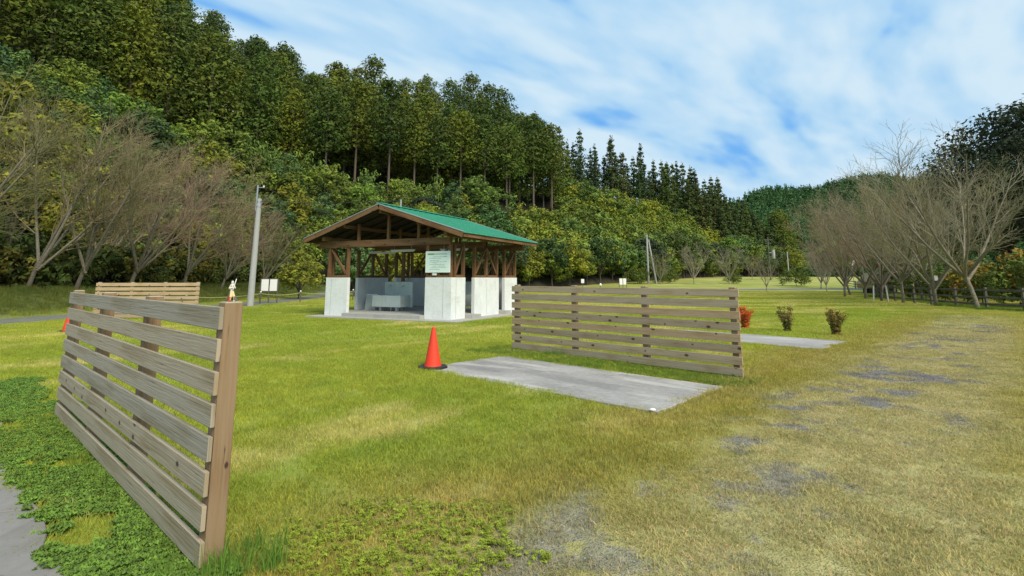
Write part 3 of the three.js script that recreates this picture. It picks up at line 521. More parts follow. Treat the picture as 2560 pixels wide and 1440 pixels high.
// right side: a row of leafless trees inside the rail fence, evergreens beyond
{
  const GREY = [0.24, 0.215, 0.14], BARK = [0.27, 0.235, 0.165], OLV = [0.21, 0.195, 0.095], PINK = [0.26, 0.195, 0.13];
  const A = tree('bare_tree', bare(51, 9.6, { twig: GREY, bark: BARK, spread: 0.85, limbs: 7, dense: 0.95, stemLen: 0.2, thick: 0.9, tips: 0.009 }), 'twigs'), B = tree('bare_tree', bare(52, 8.6, { twig: OLV, bark: BARK, spread: 0.8, limbs: 7, dense: 1.2, tips: 0.009 }), 'twigs'), C = tree('bare_tree', bare(53, 8.2, { twig: PINK, bark: [0.2, 0.17, 0.13], spread: 0.75, limbs: 7, dense: 1.2, tips: 0.009 }), 'twigs');
  const row = [[A, 24.4, -28.6, 1.0, 0.2, 'largest leafless tree on the right with banded trunk by the rail fence'], [B, 25.5, -32.8, 1.0, 1.1, 'leafless tree with white tag on the trunk, second from the right'], [A, 26.2, -36.6, 0.93, 2.0, 'leafless tree third from the right along the rail fence'], [C, 27.4, -40.5, 1.0, 0.5, 'leafless tree behind the right leaning white stake'], [B, 28.8, -44.5, 1.0, 2.4, 'leafless tree behind the left leaning white stake'], [C, 30.2, -49.5, 1.0, 3.3, 'reddish leafless tree at the far end of the right row'], [C, 33.5, -54, 1.05, 4.3, 'hazy leafless tree last in the right row, farthest from the camera'], [B, 31.2, -41.5, 0.95, 5.3, 'leafless tree beyond the rail fence in front of the tan hut roof']];
  for (const [src, x, z, s, turn, label] of row) { const o = dup(src, [x, groundY(x, z) - 0.05, z], turn, s, label, 'leafless trees along the right rail fence'); o.userData.category = 'tree'; }
  // mid-distance leafless trees on the far lawn
  const D = tree('bare_tree', bare(54, 6.2, { twig: [0.24, 0.215, 0.15], bark: [0.33, 0.3, 0.22], spread: 0.75, limbs: 7, dense: 0.75, tips: 0.018 }), 'twigs'), E = tree('bare_tree', bare(55, 6.2, { twig: [0.22, 0.2, 0.12], bark: [0.3, 0.27, 0.2], spread: 0.85, limbs: 7, dense: 0.75, tips: 0.018 }), 'twigs');
  [[E, 25.9, -95, 0.85, 'low spreading leafless tree left of the three on the far lawn'], [D, 31.8, -95, 1.15, 'pale vase-shaped leafless tree in the middle of the three on the far lawn'], [D, 37.9, -95, 1.08, 'pale leafless tree right of the three on the far lawn', 2.2], [E, 48.6, -110, 0.8, 'small leafless tree on the rise at the end of the lawn'], [E, 33.6, -72, 0.72, 'thin leafless tree standing alone on the far lawn'], [E, 46.5, -82, 1.05, 'bushy leafless tree beside the pale far pole', 1], [D, 42.2, -73, 1.0, 'leafless tree with dark base near the far end of the rail fence', 4]].forEach(([src, x, z, s, label, turn = 0.7]) => { const o = dup(src, [x, groundY(x, z) - 0.05, z], turn, s, label); delete o.userData.group; o.userData.category = 'tree'; });
  const ever = [tree('evergreen_tree', broadleaf(61, 17, 6.2, [0.03, 0.045, 0.018], { lobes: 11, clumps: 26, leaves: 60, size: 0.3, low: 0.12 })), tree('evergreen_tree', broadleaf(62, 15, 5.8, [0.04, 0.054, 0.022], { lobes: 11, clumps: 24, leaves: 60, size: 0.3, low: 0.12 }))];
  [[0, 45.8, -46, 1.12, 0.3, 'tallest dark evergreen rising at the right edge'], [1, 50.5, -55, 1.18, 1.3, 'dark evergreen left of the tallest one behind the bare row'], [0, 41.5, -40, 0.8, 2.2, 'dense evergreen low at the right edge behind the bare tree'], [1, 58, -70, 1.12, 4.2, 'farthest dark evergreen just above the tops of the right bare row'], [0, 57, -46, 1.1, 5, 'dark evergreen cut by the right edge of the picture']].forEach(([k, x, z, s, turn, label]) => { const o = dup(ever[k], [x, groundY(x, z) - 0.3, z], turn, s, label); o.userData.category = 'tree'; });
  const bush = [tree('hedge_bush', broadleaf(63, 3.2, 2.1, [0.25, 0.2, 0.022], { lobes: 8, clumps: 12, leaves: 26, size: 0.2, low: 0.02, second: [0.29, 0.17, 0.025] })), tree('hedge_bush', broadleaf(64, 2.8, 2.1, [0.1, 0.14, 0.022], { lobes: 8, clumps: 12, leaves: 26, size: 0.2, low: 0.02 }))];
  const r = rand(616); [[0, 33.5, -33, 1.2, 'orange-tinged bush at the right edge behind the rail fence'], [0, 30.8, -32.4, 1.05, 'orange-tinged bush left of the one at the right edge']].forEach(([k, x, z, s, label]) => { const o = dup(bush[k], [x, -0.1, z], r() * 6, s, label); o.userData.category = 'bush'; });
  for (let k = 0; k < 8; k++) { const z = -28 - k * 2.5, x = 29.3 + (k > 3 ? (k - 3) * 0.95 : 0) + r() * 1.5; const o = dup(bush[k % 5 === 3 ? 0 : 1], [x, -0.15, z], r() * 6, 0.7 + 0.5 * r(), 'low bush in the hedge behind the right rail fence', 'bushes behind the right rail fence'); o.userData.category = 'bush'; }
  [[30, -104, 1.0, 'round dark bush under the first far leafless tree'], [27.5, -99, 0.85, 'olive bush beside the first far leafless tree'], [40, -98, 0.8, 'olive bush behind the third far leafless tree'], [47, -90, 1.1, 'dark bush with yellow top beside the far wooden pole'], [58, -86, 0.8, 'yellow-green hedge bush by the far rail fence'], [22.5, -97, 1.1, 'bush at the wood edge left of the far leafless trees']].forEach(([x, z, s, label], k) => { const o = dup(bush[1], [x, groundY(x, z) - 0.2, z], r() * 6, s, label); o.userData.category = 'bush'; });
  // dark wood edge closing the end of the valley lawn
  for (let k = 0; k < 16; k++) { const t = k / 15, x = mix(40, 110, t) + r() * 3, z = -126 - 24 * Math.sin(t * 2.6) + r() * 6; const o = dup(k % 3 ? KIND.broad[k % 4] : KIND.dark[k % 2], [x, groundY(x, z) - 0.3, z], r() * 6, 0.75 + 0.4 * r(), 'leafy tree of the wood edge closing the far end of the lawn', 'trees closing the far end of the lawn'); o.userData.category = 'tree'; }
}
// three young shrubs on the lawn beyond the second slab
{
  const shrub = (seed, H, R, colour, second, leaves) => { const r = rand(seed), G = new Geo(), T = new Geo(); T.tint = [0.09, 0.06, 0.045]; for (let k = 0; k < 18; k++) { const a = r() * 6.28, o = R * (0.2 + 0.8 * r()), h = H * (0.55 + 0.45 * r()), P = [V3(Math.cos(a) * 0.05, -0.05, Math.sin(a) * 0.05), V3(Math.cos(a) * o * 0.4, h * 0.5, Math.sin(a) * o * 0.4), V3(Math.cos(a) * o, h, Math.sin(a) * o)]; T.tube(P, [0.012, 0.008, 0.003], 4); for (let s = 0; s < 5; s++) { const q = 0.12 + 0.88 * (s / 4), p = q < 0.5 ? P[0].clone().lerp(P[1], q * 2) : P[1].clone().lerp(P[2], q * 2 - 1); leafBlob(G, r, [p.x, p.y, p.z], [R * 0.25, R * 0.22, R * 0.25], leaves, 0.055, r() < 0.55 ? colour : second, 0.5, 0.2); } } return { crown: G.build(), trunk: T.build() }; };
  const put3 = (m, x, z, label) => { const o = tree('lawn_shrub', m); o.name = numbered('lawn_shrub'); o.position.set(x, groundY(x, z), z); scene.add(o); tag(o, label, 'shrub'); };
  put3(shrub(71, 0.72, 0.3, [0.6, 0.11, 0.025], [0.5, 0.14, 0.03], 34), 7.75, -18.3, 'young shrub with bright red-orange leaves beside the end of the fence');
  put3(shrub(72, 0.74, 0.27, [0.2, 0.14, 0.04], [0.12, 0.13, 0.03], 20), 8.6, -17.2, 'sparse upright brown-green shrub, middle of the three on the lawn');
  put3(shrub(73, 0.72, 0.34, [0.25, 0.175, 0.03], [0.12, 0.11, 0.03], 30), 9.4, -16.0, 'round olive-brown shrub nearest the end of the second slab');
}
// ---------------------------------------------------------------- slatted wooden screens
// boards weathered a little differently from one another
const boards = (m) => [[1, 1, 1], [0.84, 0.83, 0.82], [1.08, 1.04, 0.98], [0.92, 0.94, 0.97], [1.02, 0.95, 0.86]].map((c) => { const k = m.clone(); k.color.setRGB(...c); return k; });
const BOARDS = new Map([[M.slat, boards(M.slat)], [M.slatGrey, boards(M.slatGrey)]]);
const SLAT_H = 0.131, PITCH = 0.1805, SLAT_T = 0.027, POST_W = 0.105;
function screenFence(label, near, far, side, { slatMat = M.slat, postMat = M.post, posts = 4, top = 0.025, slats = 8, seed = 1, over = 0.05 }) {
  // near and far: ground points of the slats' ends; side = +1 puts the slats to the left of near->far
  const dx = far[0] - near[0], dz = far[1] - near[1], L = Math.hypot(dx, dz), o = thing('screen_fence', label, 'fence', [near[0], 0, near[1]], Math.atan2(-dz, dx)), r = rand(seed);
  const H = 0.05 + (slats - 1) * PITCH + SLAT_H, z = side * (POST_W / 2 + SLAT_T / 2);
  for (let k = 0; k < posts; k++) {
    const x = over + POST_W / 2 + ((L - 2 * over - POST_W) * k) / (posts - 1), h = H + top;
    const p = part('post', box(POST_W, h + 0.25, POST_W, 0.006), postMat, o, [x, (h - 0.25) / 2, 0]); p.rotation.y = (r() - 0.5) * 0.03;
    part('post_top', new THREE.BoxGeometry(POST_W - 0.013, 0.004, POST_W - 0.013), M.endGrain, p, [0, (h + 0.25) / 2 + 0.0018, 0]);
  }
  for (let k = 0; k < slats; k++) {
    const s = part('slat', box(L + (r() - 0.5) * 0.02, SLAT_H * (0.97 + 0.05 * r()), SLAT_T, 0.005), BOARDS.get(slatMat)[Math.floor(r() * 5)], o, [L / 2 + (r() - 0.5) * 0.012, 0.05 + SLAT_H / 2 + k * PITCH + (r() - 0.5) * 0.006, z + (r() - 0.5) * 0.004]);
    s.rotation.z = (r() - 0.5) * 0.003;
  }
  return o;
}
const nearFence = screenFence('nearest slatted wooden fence at lower left with a figurine on its post', [-1.655, -3.26], [-5.30, -6.66], -1, { slatMat: M.slatGrey, seed: 3, over: 0.0 });
screenFence('slatted wooden fence behind the concrete slab with the orange cone', [0.05, -12.73], [3.77, -9.02], 1, { seed: 5, over: 0.06 });
screenFence('far slatted fence by the road, its posts on the near side', [-17.0, -22.3], [-12.9, -22.55], 1, { seed: 9, slatMat: M.slat, postMat: M.slat });
screenFence('slatted fence at the left edge of which only an end post shows', [-16.15, -16.95], [-20.3, -14.9], 1, { seed: 11, slatMat: M.slatGrey, postMat: M.slatGrey, over: 0 });
// ---------------------------------------------------------------- the wash-up pavilion
{
  const o = thing('wash_pavilion', 'open-sided wash pavilion with white concrete walls and green metal gable roof', 'pavilion', [-3.968, 0, -25.128], -0.4517);
  const X = 3.24, Z = 2.96, WT = 1.66, T = 0.16;
  const P = (name, g, m, parent = o) => part(name, g, m, parent);
  const block = (x0, x1, y0, y1, z0, z1, b = 0.008) => put(box(x1 - x0, y1 - y0, z1 - z0, b), (x0 + x1) / 2, (y0 + y1) / 2, (z0 + z1) / 2);
  P('apron', block(-X - 0.45, X + 0.6, -0.1, 0.05, -Z - 0.4, Z + 0.62), M.floor);
  P('floor', block(-X + T, X - T, 0.02, 0.2, -Z + T, Z - T + 0.02), M.floor);
  P('step', block(-2.0 + 0.01, 2.0 - 0.01, 0.02, 0.19, Z - T + 0.02, Z + 0.28), M.floor);
  P('step', block(X - T + 0.005, X + 0.33, 0.02, 0.19, 1.17, 1.88), M.floor); P('step', block(X - T + 0.005, X + 0.33, 0.02, 0.19, -1.63, -1.07), M.floor); P('step', block(-X - 0.3, -X + T - 0.005, 0.02, 0.19, 1.12, 1.73), M.floor);
  // low concrete walls; corner pieces meet side pieces end to end
  const walls = [];
  const wall = (x0, x1, z0, z1) => P('wall', block(x0, x1, 0, WT, z0, z1, 0.01), M.wall);
  wall(-X, -2.0, Z - T, Z); wall(2.0, X, Z - T, Z);                                            // front
  wall(-X, -X + T, 1.75, Z - T - 0.003); wall(X - T, X, 1.9, Z - T - 0.003);                    // sides
  wall(X - T, X, -1.05, 1.15); wall(-X, -X + T, -1.1, 1.1); wall(X - T, X, -Z + T + 0.003, -1.65); wall(-X, -X + T, -Z + T + 0.003, -1.75);
  wall(-X, -0.9, -Z, -Z + T); wall(0.9, X, -Z, -Z + T);                                         // back
  // cast joints: thin dark strips let in to the wall faces
  const joint = (x, z, alongX) => P('wall_joint', block(x - (alongX ? 0.006 : 0.004), x + (alongX ? 0.006 : 0.004), 0.1, WT - 0.06, z - (alongX ? 0.004 : 0.006), z + (alongX ? 0.004 : 0.006), 0.001), plain(0.3, 0.31, 0.29, 0.9));
  joint(2.86, Z, true); joint(-2.92, Z, true); joint(X, 2.62, false); joint(X, 0.12, false);
  // timber: sills, posts, braces, plates
  const W = 0.12, top = 2.95, fz = Z - T / 2, sx = X - T / 2;
  const post = (x, z) => P('post', beam([x, WT + 0.002, z], [x, top, z], W, W), M.brown);
  const sill = (a, b) => P('sill', beam(a, b, W, 0.1), M.brown);
  const brace = (a, b) => P('brace', beam(a, b, 0.085, 0.085), M.brown);
  const bays = [[[-X + 0.1, fz], [-2.08, fz]], [[2.08, fz], [X - 0.1, fz]], [[sx, 1.98], [sx, Z - 0.3]], [[sx, -0.97], [sx, 1.07]], [[sx, -Z + 0.1], [sx, -1.73]], [[-sx, 1.83], [-sx, Z - 0.3]], [[-sx, -1.02], [-sx, 1.02]], [[-sx, -Z + 0.1], [-sx, -1.83]], [[-X + 0.3, -fz], [-0.98, -fz]], [[0.98, -fz], [X - 0.3, -fz]]];
  bays.forEach(([a, b], k) => {
    post(...a); post(...b); const dx = b[0] - a[0], dz = b[1] - a[1], L = Math.hypot(dx, dz), ux = dx / L, uz = dz / L, e = 0.062;
    sill([a[0] + ux * e, WT + 0.055, a[1] + uz * e], [b[0] - ux * e, WT + 0.055, b[1] - uz * e]);
    const f = 0.09;
    if (k === 0) brace([a[0] + ux * f, 2.88, a[1]], [b[0] - ux * f, WT + 0.16, b[1]]);
    else if (k === 1) brace([b[0] - ux * f, 2.88, b[1]], [a[0] + ux * f, WT + 0.16, a[1]]);
    else if (L > 1.7) { const m = [(a[0] + b[0]) / 2, (a[1] + b[1]) / 2]; post(...m); brace([m[0] - ux * f, 2.88, m[1] - uz * f], [a[0] + ux * f, WT + 0.16, a[1] + uz * f]); brace([m[0] + ux * f, 2.88, m[1] + uz * f], [b[0] - ux * f, WT + 0.16, b[1] - uz * f]); }
    else if (k % 2) brace([b[0] - ux * f, 2.88, b[1] - uz * f], [a[0] + ux * f, WT + 0.16, a[1] + uz * f]); else brace([a[0] + ux * f, 2.88, a[1] + uz * f], [b[0] - ux * f, WT + 0.16, b[1] - uz * f]);
  });
  P('tie_beam', beam([-3.75, 3.1, fz], [3.15, 3.1, fz], 0.16, 0.28), M.brown); P('tie_beam', beam([-3.6, 3.1, -fz], [3.6, 3.1, -fz], 0.16, 0.28), M.brown); P('tie_beam', beam([-3.05, 3.1, 0], [3.05, 3.1, 0], 0.16, 0.28), M.brown);
  for (const s of [-1, 1]) P('wall_plate', beam([s * sx, 3.33, -Z - 0.35], [s * sx, 3.33, Z + 0.38], 0.16, 0.17), M.brown);
  // roof: ridge 4.66 at the middle, eaves 3.37 at 4.08 m
  const EX = 4.08, EY = 3.37, RY = 4.66, ZF = Z + 0.56, ZB = -Z - 0.5, ang = Math.atan2(RY - EY, EX), SL = Math.hypot(EX, RY - EY), roofY = (x) => RY - (Math.abs(x) / EX) * (RY - EY);
  for (const z of [fz, 0, -fz]) for (const x of [-1.55, 0.05, 1.6]) P('strut', beam([x, 3.243, z], [x, roofY(x) - 0.22, z], 0.11, 0.11), M.brown);
  P('ridge_beam', beam([0, RY - 0.26, ZB + 0.1], [0, RY - 0.26, ZF - 0.1], 0.12, 0.2), M.brown);
  for (const s of [-1, 1]) P('purlin', beam([s * 1.9, roofY(1.9) - 0.24, ZB + 0.1], [s * 1.9, roofY(1.9) - 0.24, ZF - 0.1], 0.11, 0.13), M.brown);
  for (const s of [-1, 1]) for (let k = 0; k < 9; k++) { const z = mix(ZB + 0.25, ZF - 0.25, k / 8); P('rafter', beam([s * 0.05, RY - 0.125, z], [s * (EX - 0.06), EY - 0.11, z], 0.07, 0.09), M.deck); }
  const roof = new THREE.Group(); roof.name = 'roof'; o.add(roof);
  for (const s of [-1, 1]) {
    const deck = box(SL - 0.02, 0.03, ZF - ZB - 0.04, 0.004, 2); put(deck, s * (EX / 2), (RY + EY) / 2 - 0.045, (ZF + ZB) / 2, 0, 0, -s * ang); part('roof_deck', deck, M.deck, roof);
    const n = 17, w = (ZF - ZB) / n;
    for (let k = 0; k < n; k++) {
      const pan = box(SL + 0.03, 0.012, w - 0.004, 0.003), rib = put(box(SL + 0.035, 0.045, 0.03, 0.006), 0, 0.024, w / 2 - 0.02), g = mergeGeometries([pan, rib]);
      put(g, s * (EX / 2 + 0.01), (RY + EY) / 2 - 0.018, ZB + w * (k + 0.5), 0, 0, -s * ang); part('roof_panel', g, M.roof, roof);
    }
    // barge boards with a metal edge, and the eaves board
    for (const z of [ZF + 0.016, ZB - 0.016]) { P('barge_board', beam([s * 0.03, RY - 0.12, z], [s * (EX - 0.01), EY - 0.12, z], 0.035, 0.185), M.brown); part('roof_edge', beam([s * 0.02, RY + 0.002, z], [s * (EX + 0.02), EY + 0.002, z], 0.06, 0.035), M.roofEdge, roof); }
    P('eaves_board', put(box(0.032, 0.15, ZF - ZB - 0.06, 0.005), s * (EX - 0.005), EY - 0.115, (ZF + ZB) / 2), M.brown);
    part('eaves_trim', put(box(0.05, 0.025, ZF - ZB + 0.05, 0.005), s * (EX + 0.04), EY - 0.028, (ZF + ZB) / 2), M.roof, roof);
  }
  part('ridge_cap', put(box(0.3, 0.035, ZF - ZB + 0.06, 0.012), 0, RY + 0.035, (ZF + ZB) / 2), M.roof, roof);
  P('ridge_pole', beam([0.1, RY - 0.1, 2.2], [0.1, RY + 0.36, 2.2], 0.05, 0.05), M.pole);
  // centre post carrying the lamps' wires and the tap pipe
  P('centre_post', beam([-0.9, 0.2, 0.55], [-0.9, 2.96, 0.55], 0.13, 0.13), M.brown);
  // fluorescent fittings hanging below the tie beams
  const lampAt = (x, y, z, turn) => { const l = new THREE.Group(); l.name = 'lamp'; l.position.set(x, y, z); l.rotation.y = turn; o.add(l); part('lamp_body', box(1.25, 0.06, 0.09, 0.01), M.lampWhite, l); const t = new THREE.CylinderGeometry(0.016, 0.016, 1.18, 10); t.rotateZ(Math.PI / 2); part('lamp_tube', t, M.white, l, [0, -0.05, 0]); for (const s of [-0.45, 0.45]) part('lamp_hanger', new THREE.CylinderGeometry(0.006, 0.006, 0.22, 6), M.steel, l, [s, 0.14, 0]); };
  lampAt(0.25, 2.82, 2.15, 0); lampAt(-1.8, 2.82, 1.0, 0.9); lampAt(0.2, 2.78, -0.6, 0); lampAt(2.35, 2.85, 1.4, 0.2);
  // notices pasted to the walls
  const paper = (x, y, z, ry, w, h, s) => { const m = plain(1, 1, 1, 0.8, { map: texture(64, 96, (u, v) => { const line = Math.abs(((v * 11) % 1) - 0.5) < 0.16 && u > 0.14 && u < 0.5 + 0.36 * cell(Math.floor(v * 11), 3, s) && v > 0.1 && v < 0.9; const g = line ? 0.42 : 0.72; return [g, g, g * 0.98]; }) }); const p = P('wall_notice', put(new THREE.BoxGeometry(w, h, 0.004), x, y, z, 0, ry, 0), m); return p; };
  paper(X + 0.004, 1.44, 0.13, Math.PI / 2, 0.24, 0.36, 5); paper(-X + T + 0.004, 1.46, 0.55, Math.PI / 2, 0.3, 0.4, 7);
  P('soap_dispenser', put(box(0.2, 0.12, 0.1, 0.02), 2.45, 1.80, Z - 0.02), M.white);
}
// sinks: a cast trough on short legs with a splash-back and two taps
function sinkUnit(label, lx, lz, turn) {
  const c = Math.cos(-0.4517), s = Math.sin(-0.4517), o = thing('concrete_sink', label, 'sink', [-3.968 + lx * c + lz * s, 0.2, -25.128 - lx * s + lz * c], -0.4517 + turn);
  const W = 1.55, D = 0.62, at = (g, x, y, z) => put(g, x, y, z);
  part('front_panel', at(box(W, 0.5, 0.07, 0.01), 0, 0.43, D / 2), M.sink, o); part('back_panel', at(box(W, 0.5, 0.07, 0.01), 0, 0.43, -D / 2), M.sink, o);
  for (const e of [-1, 1]) part('end_panel', at(box(0.07, 0.498, D - 0.076, 0.01), e * (W / 2 - 0.036), 0.43, 0), M.sink, o);
  part('basin_floor', at(box(W - 0.15, 0.06, D - 0.076, 0.004), 0, 0.24, 0), M.sink, o);
  part('splash_back', at(box(W, 1.12, 0.1, 0.01), 0.12, 0.72, -D / 2 - 0.088), M.sink, o);
  for (const [x, z] of [[-0.45, 0.12], [0.45, 0.12], [-0.45, -0.2], [0.45, -0.2]]) part('leg', at(box(0.12, 0.178, 0.12, 0.01), x, 0.09, z), M.sink, o);
  part('drain_pipe', put(new THREE.CylinderGeometry(0.03, 0.03, 0.2, 10), 0.1, 0.1, 0.1), M.steel, o);
  for (const x of [-0.32, 0.42]) { const t = new THREE.Group(); t.name = 'tap'; t.position.set(x, 1.08, -D / 2 - 0.03); o.add(t); const G = new Geo(); G.tube([V3(0, 0, -0.02), V3(0, 0.01, 0.09), V3(0, -0.02, 0.15), V3(0, -0.09, 0.155)], [0.014, 0.014, 0.013, 0.012], 8); part('spout', G.build(false), M.steel, t); part('handle', put(box(0.075, 0.016, 0.02, 0.005), 0, 0.055, 0.02), M.steel, t); part('valve', put(new THREE.CylinderGeometry(0.02, 0.02, 0.05, 8), 0, 0.028, 0.02), M.steel, t); }
  return o;
}
sinkUnit('pale concrete trough sink with two taps facing the pavilion entrance', -1.0, 1.25, 0);
sinkUnit('shadowed concrete trough sink farther back on the right inside the pavilion', 1.15, -0.55, 0);
{
  const c = Math.cos(-0.4517), s = Math.sin(-0.4517), w = (x, z) => [-3.968 + x * c + z * s, -25.128 - x * s + z * c], [x, z] = w(-2.35, 1.05);
  const o = thing('leaning_board', 'pale board leaning on the wall left of the pavilion sink', 'board', [x, 0.2, z], -0.4517);
  const g = put(box(0.62, 0.72, 0.03, 0.006), 0, 0.34, -0.06, -0.2); part('panel', g, M.sink, o); part('edge_strip', put(box(0.64, 0.03, 0.04, 0.006), 0, 0.695, -0.132, -0.2), M.white, o);
  const [bx, bz] = w(2.62, 2.99);
  const b = thing('rules_board', 'white rules board with green heading fixed to the pavilion front right', 'sign', [bx, 2.27, bz], -0.4517);
  const cv = document.createElement('canvas'); cv.width = 512; cv.height = 384; const q = cv.getContext('2d'); q.fillStyle = '#d9ebe2'; q.fillRect(0, 0, 512, 384);
  q.fillStyle = '#6f9a5c'; q.fillRect(40, 34, 140, 28); q.fillStyle = '#93a78f'; const r = rand(12); for (let xx = 186; xx < 440; xx += 22) q.fillRect(xx, 36, 15, 24);
  const lines = [[150, 92, 300], [380, 88, 62], [80, 122, 250], [90, 162, 190], [370, 182, 72], [90, 188, 270], [160, 206, 80], [80, 234, 330], [150, 266, 80], [260, 266, 150], [110, 294, 320], [80, 324, 150], [220, 330, 80]];
  q.fillStyle = '#7d8f86'; for (const [lx, ly, lw] of lines) for (let k = 0; k < lw; k += 11) q.fillRect(lx + k, ly + r() * 2, 5 + r() * 4, 9 + r() * 3);
  q.strokeStyle = '#eef6f0'; q.lineWidth = 10; q.strokeRect(5, 5, 502, 374);
  const t = new THREE.CanvasTexture(cv); t.colorSpace = THREE.SRGBColorSpace;
  part('board_back', box(1.16, 0.84, 0.02, 0.004), M.white, b, [0, 0, 0.012]); part('printed_face', new THREE.BoxGeometry(1.13, 0.81, 0.003), plain(1, 1, 1, 0.55, { map: t }), b, [0, 0, 0.0245]);
}
// ---------------------------------------------------------------- traffic cones
{
  const C = new THREE.MeshStandardMaterial({ color: new THREE.Color().setRGB(0.76, 0.045, 0.012), roughness: 0.62, map: texture(128, 128, (u, v) => { const d = tfbm(u, v, 5, 5, 4, 910); const g = 1 - 0.45 * step(0.66, 0.74, d); return [g, g, g]; }) });
  const body = new THREE.LatheGeometry([[0.155, 0.035], [0.152, 0.06], [0.145, 0.066], [0.03, 0.70], [0.024, 0.708], [0.016, 0.705], [0.014, 0.69]].map((p) => new THREE.Vector2(...p)), 28);
  const s = new THREE.Shape(); for (let k = 0; k < 8; k++) { const a = (k + 0.5) * Math.PI / 4, R = k % 2 ? 0.26 : 0.26; const x = Math.cos(a) * R, y = Math.sin(a) * R; k ? s.lineTo(x, y) : s.moveTo(x, y); } s.closePath();
  const base = new THREE.ExtrudeGeometry(s, { depth: 0.026, bevelEnabled: true, bevelSize: 0.008, bevelThickness: 0.005, bevelSegments: 2 }); base.rotateX(-Math.PI / 2); base.translate(0, 0.006, 0);
  const cone = (label, x, z, y) => { const o = thing('traffic_cone', label, 'traffic cone', [x, y, z], 0.3, 'red-orange traffic cones'); part('cone_body', body, C, o); part('cone_base', base, M.black, o); };
  cone('red-orange traffic cone on the left corner of the concrete slab', -1.42, -9.98, 0.037); cone('red-orange traffic cone half hidden behind the nearest fence', -13.85, -17.2, groundY(-13.85, -17.2));
}
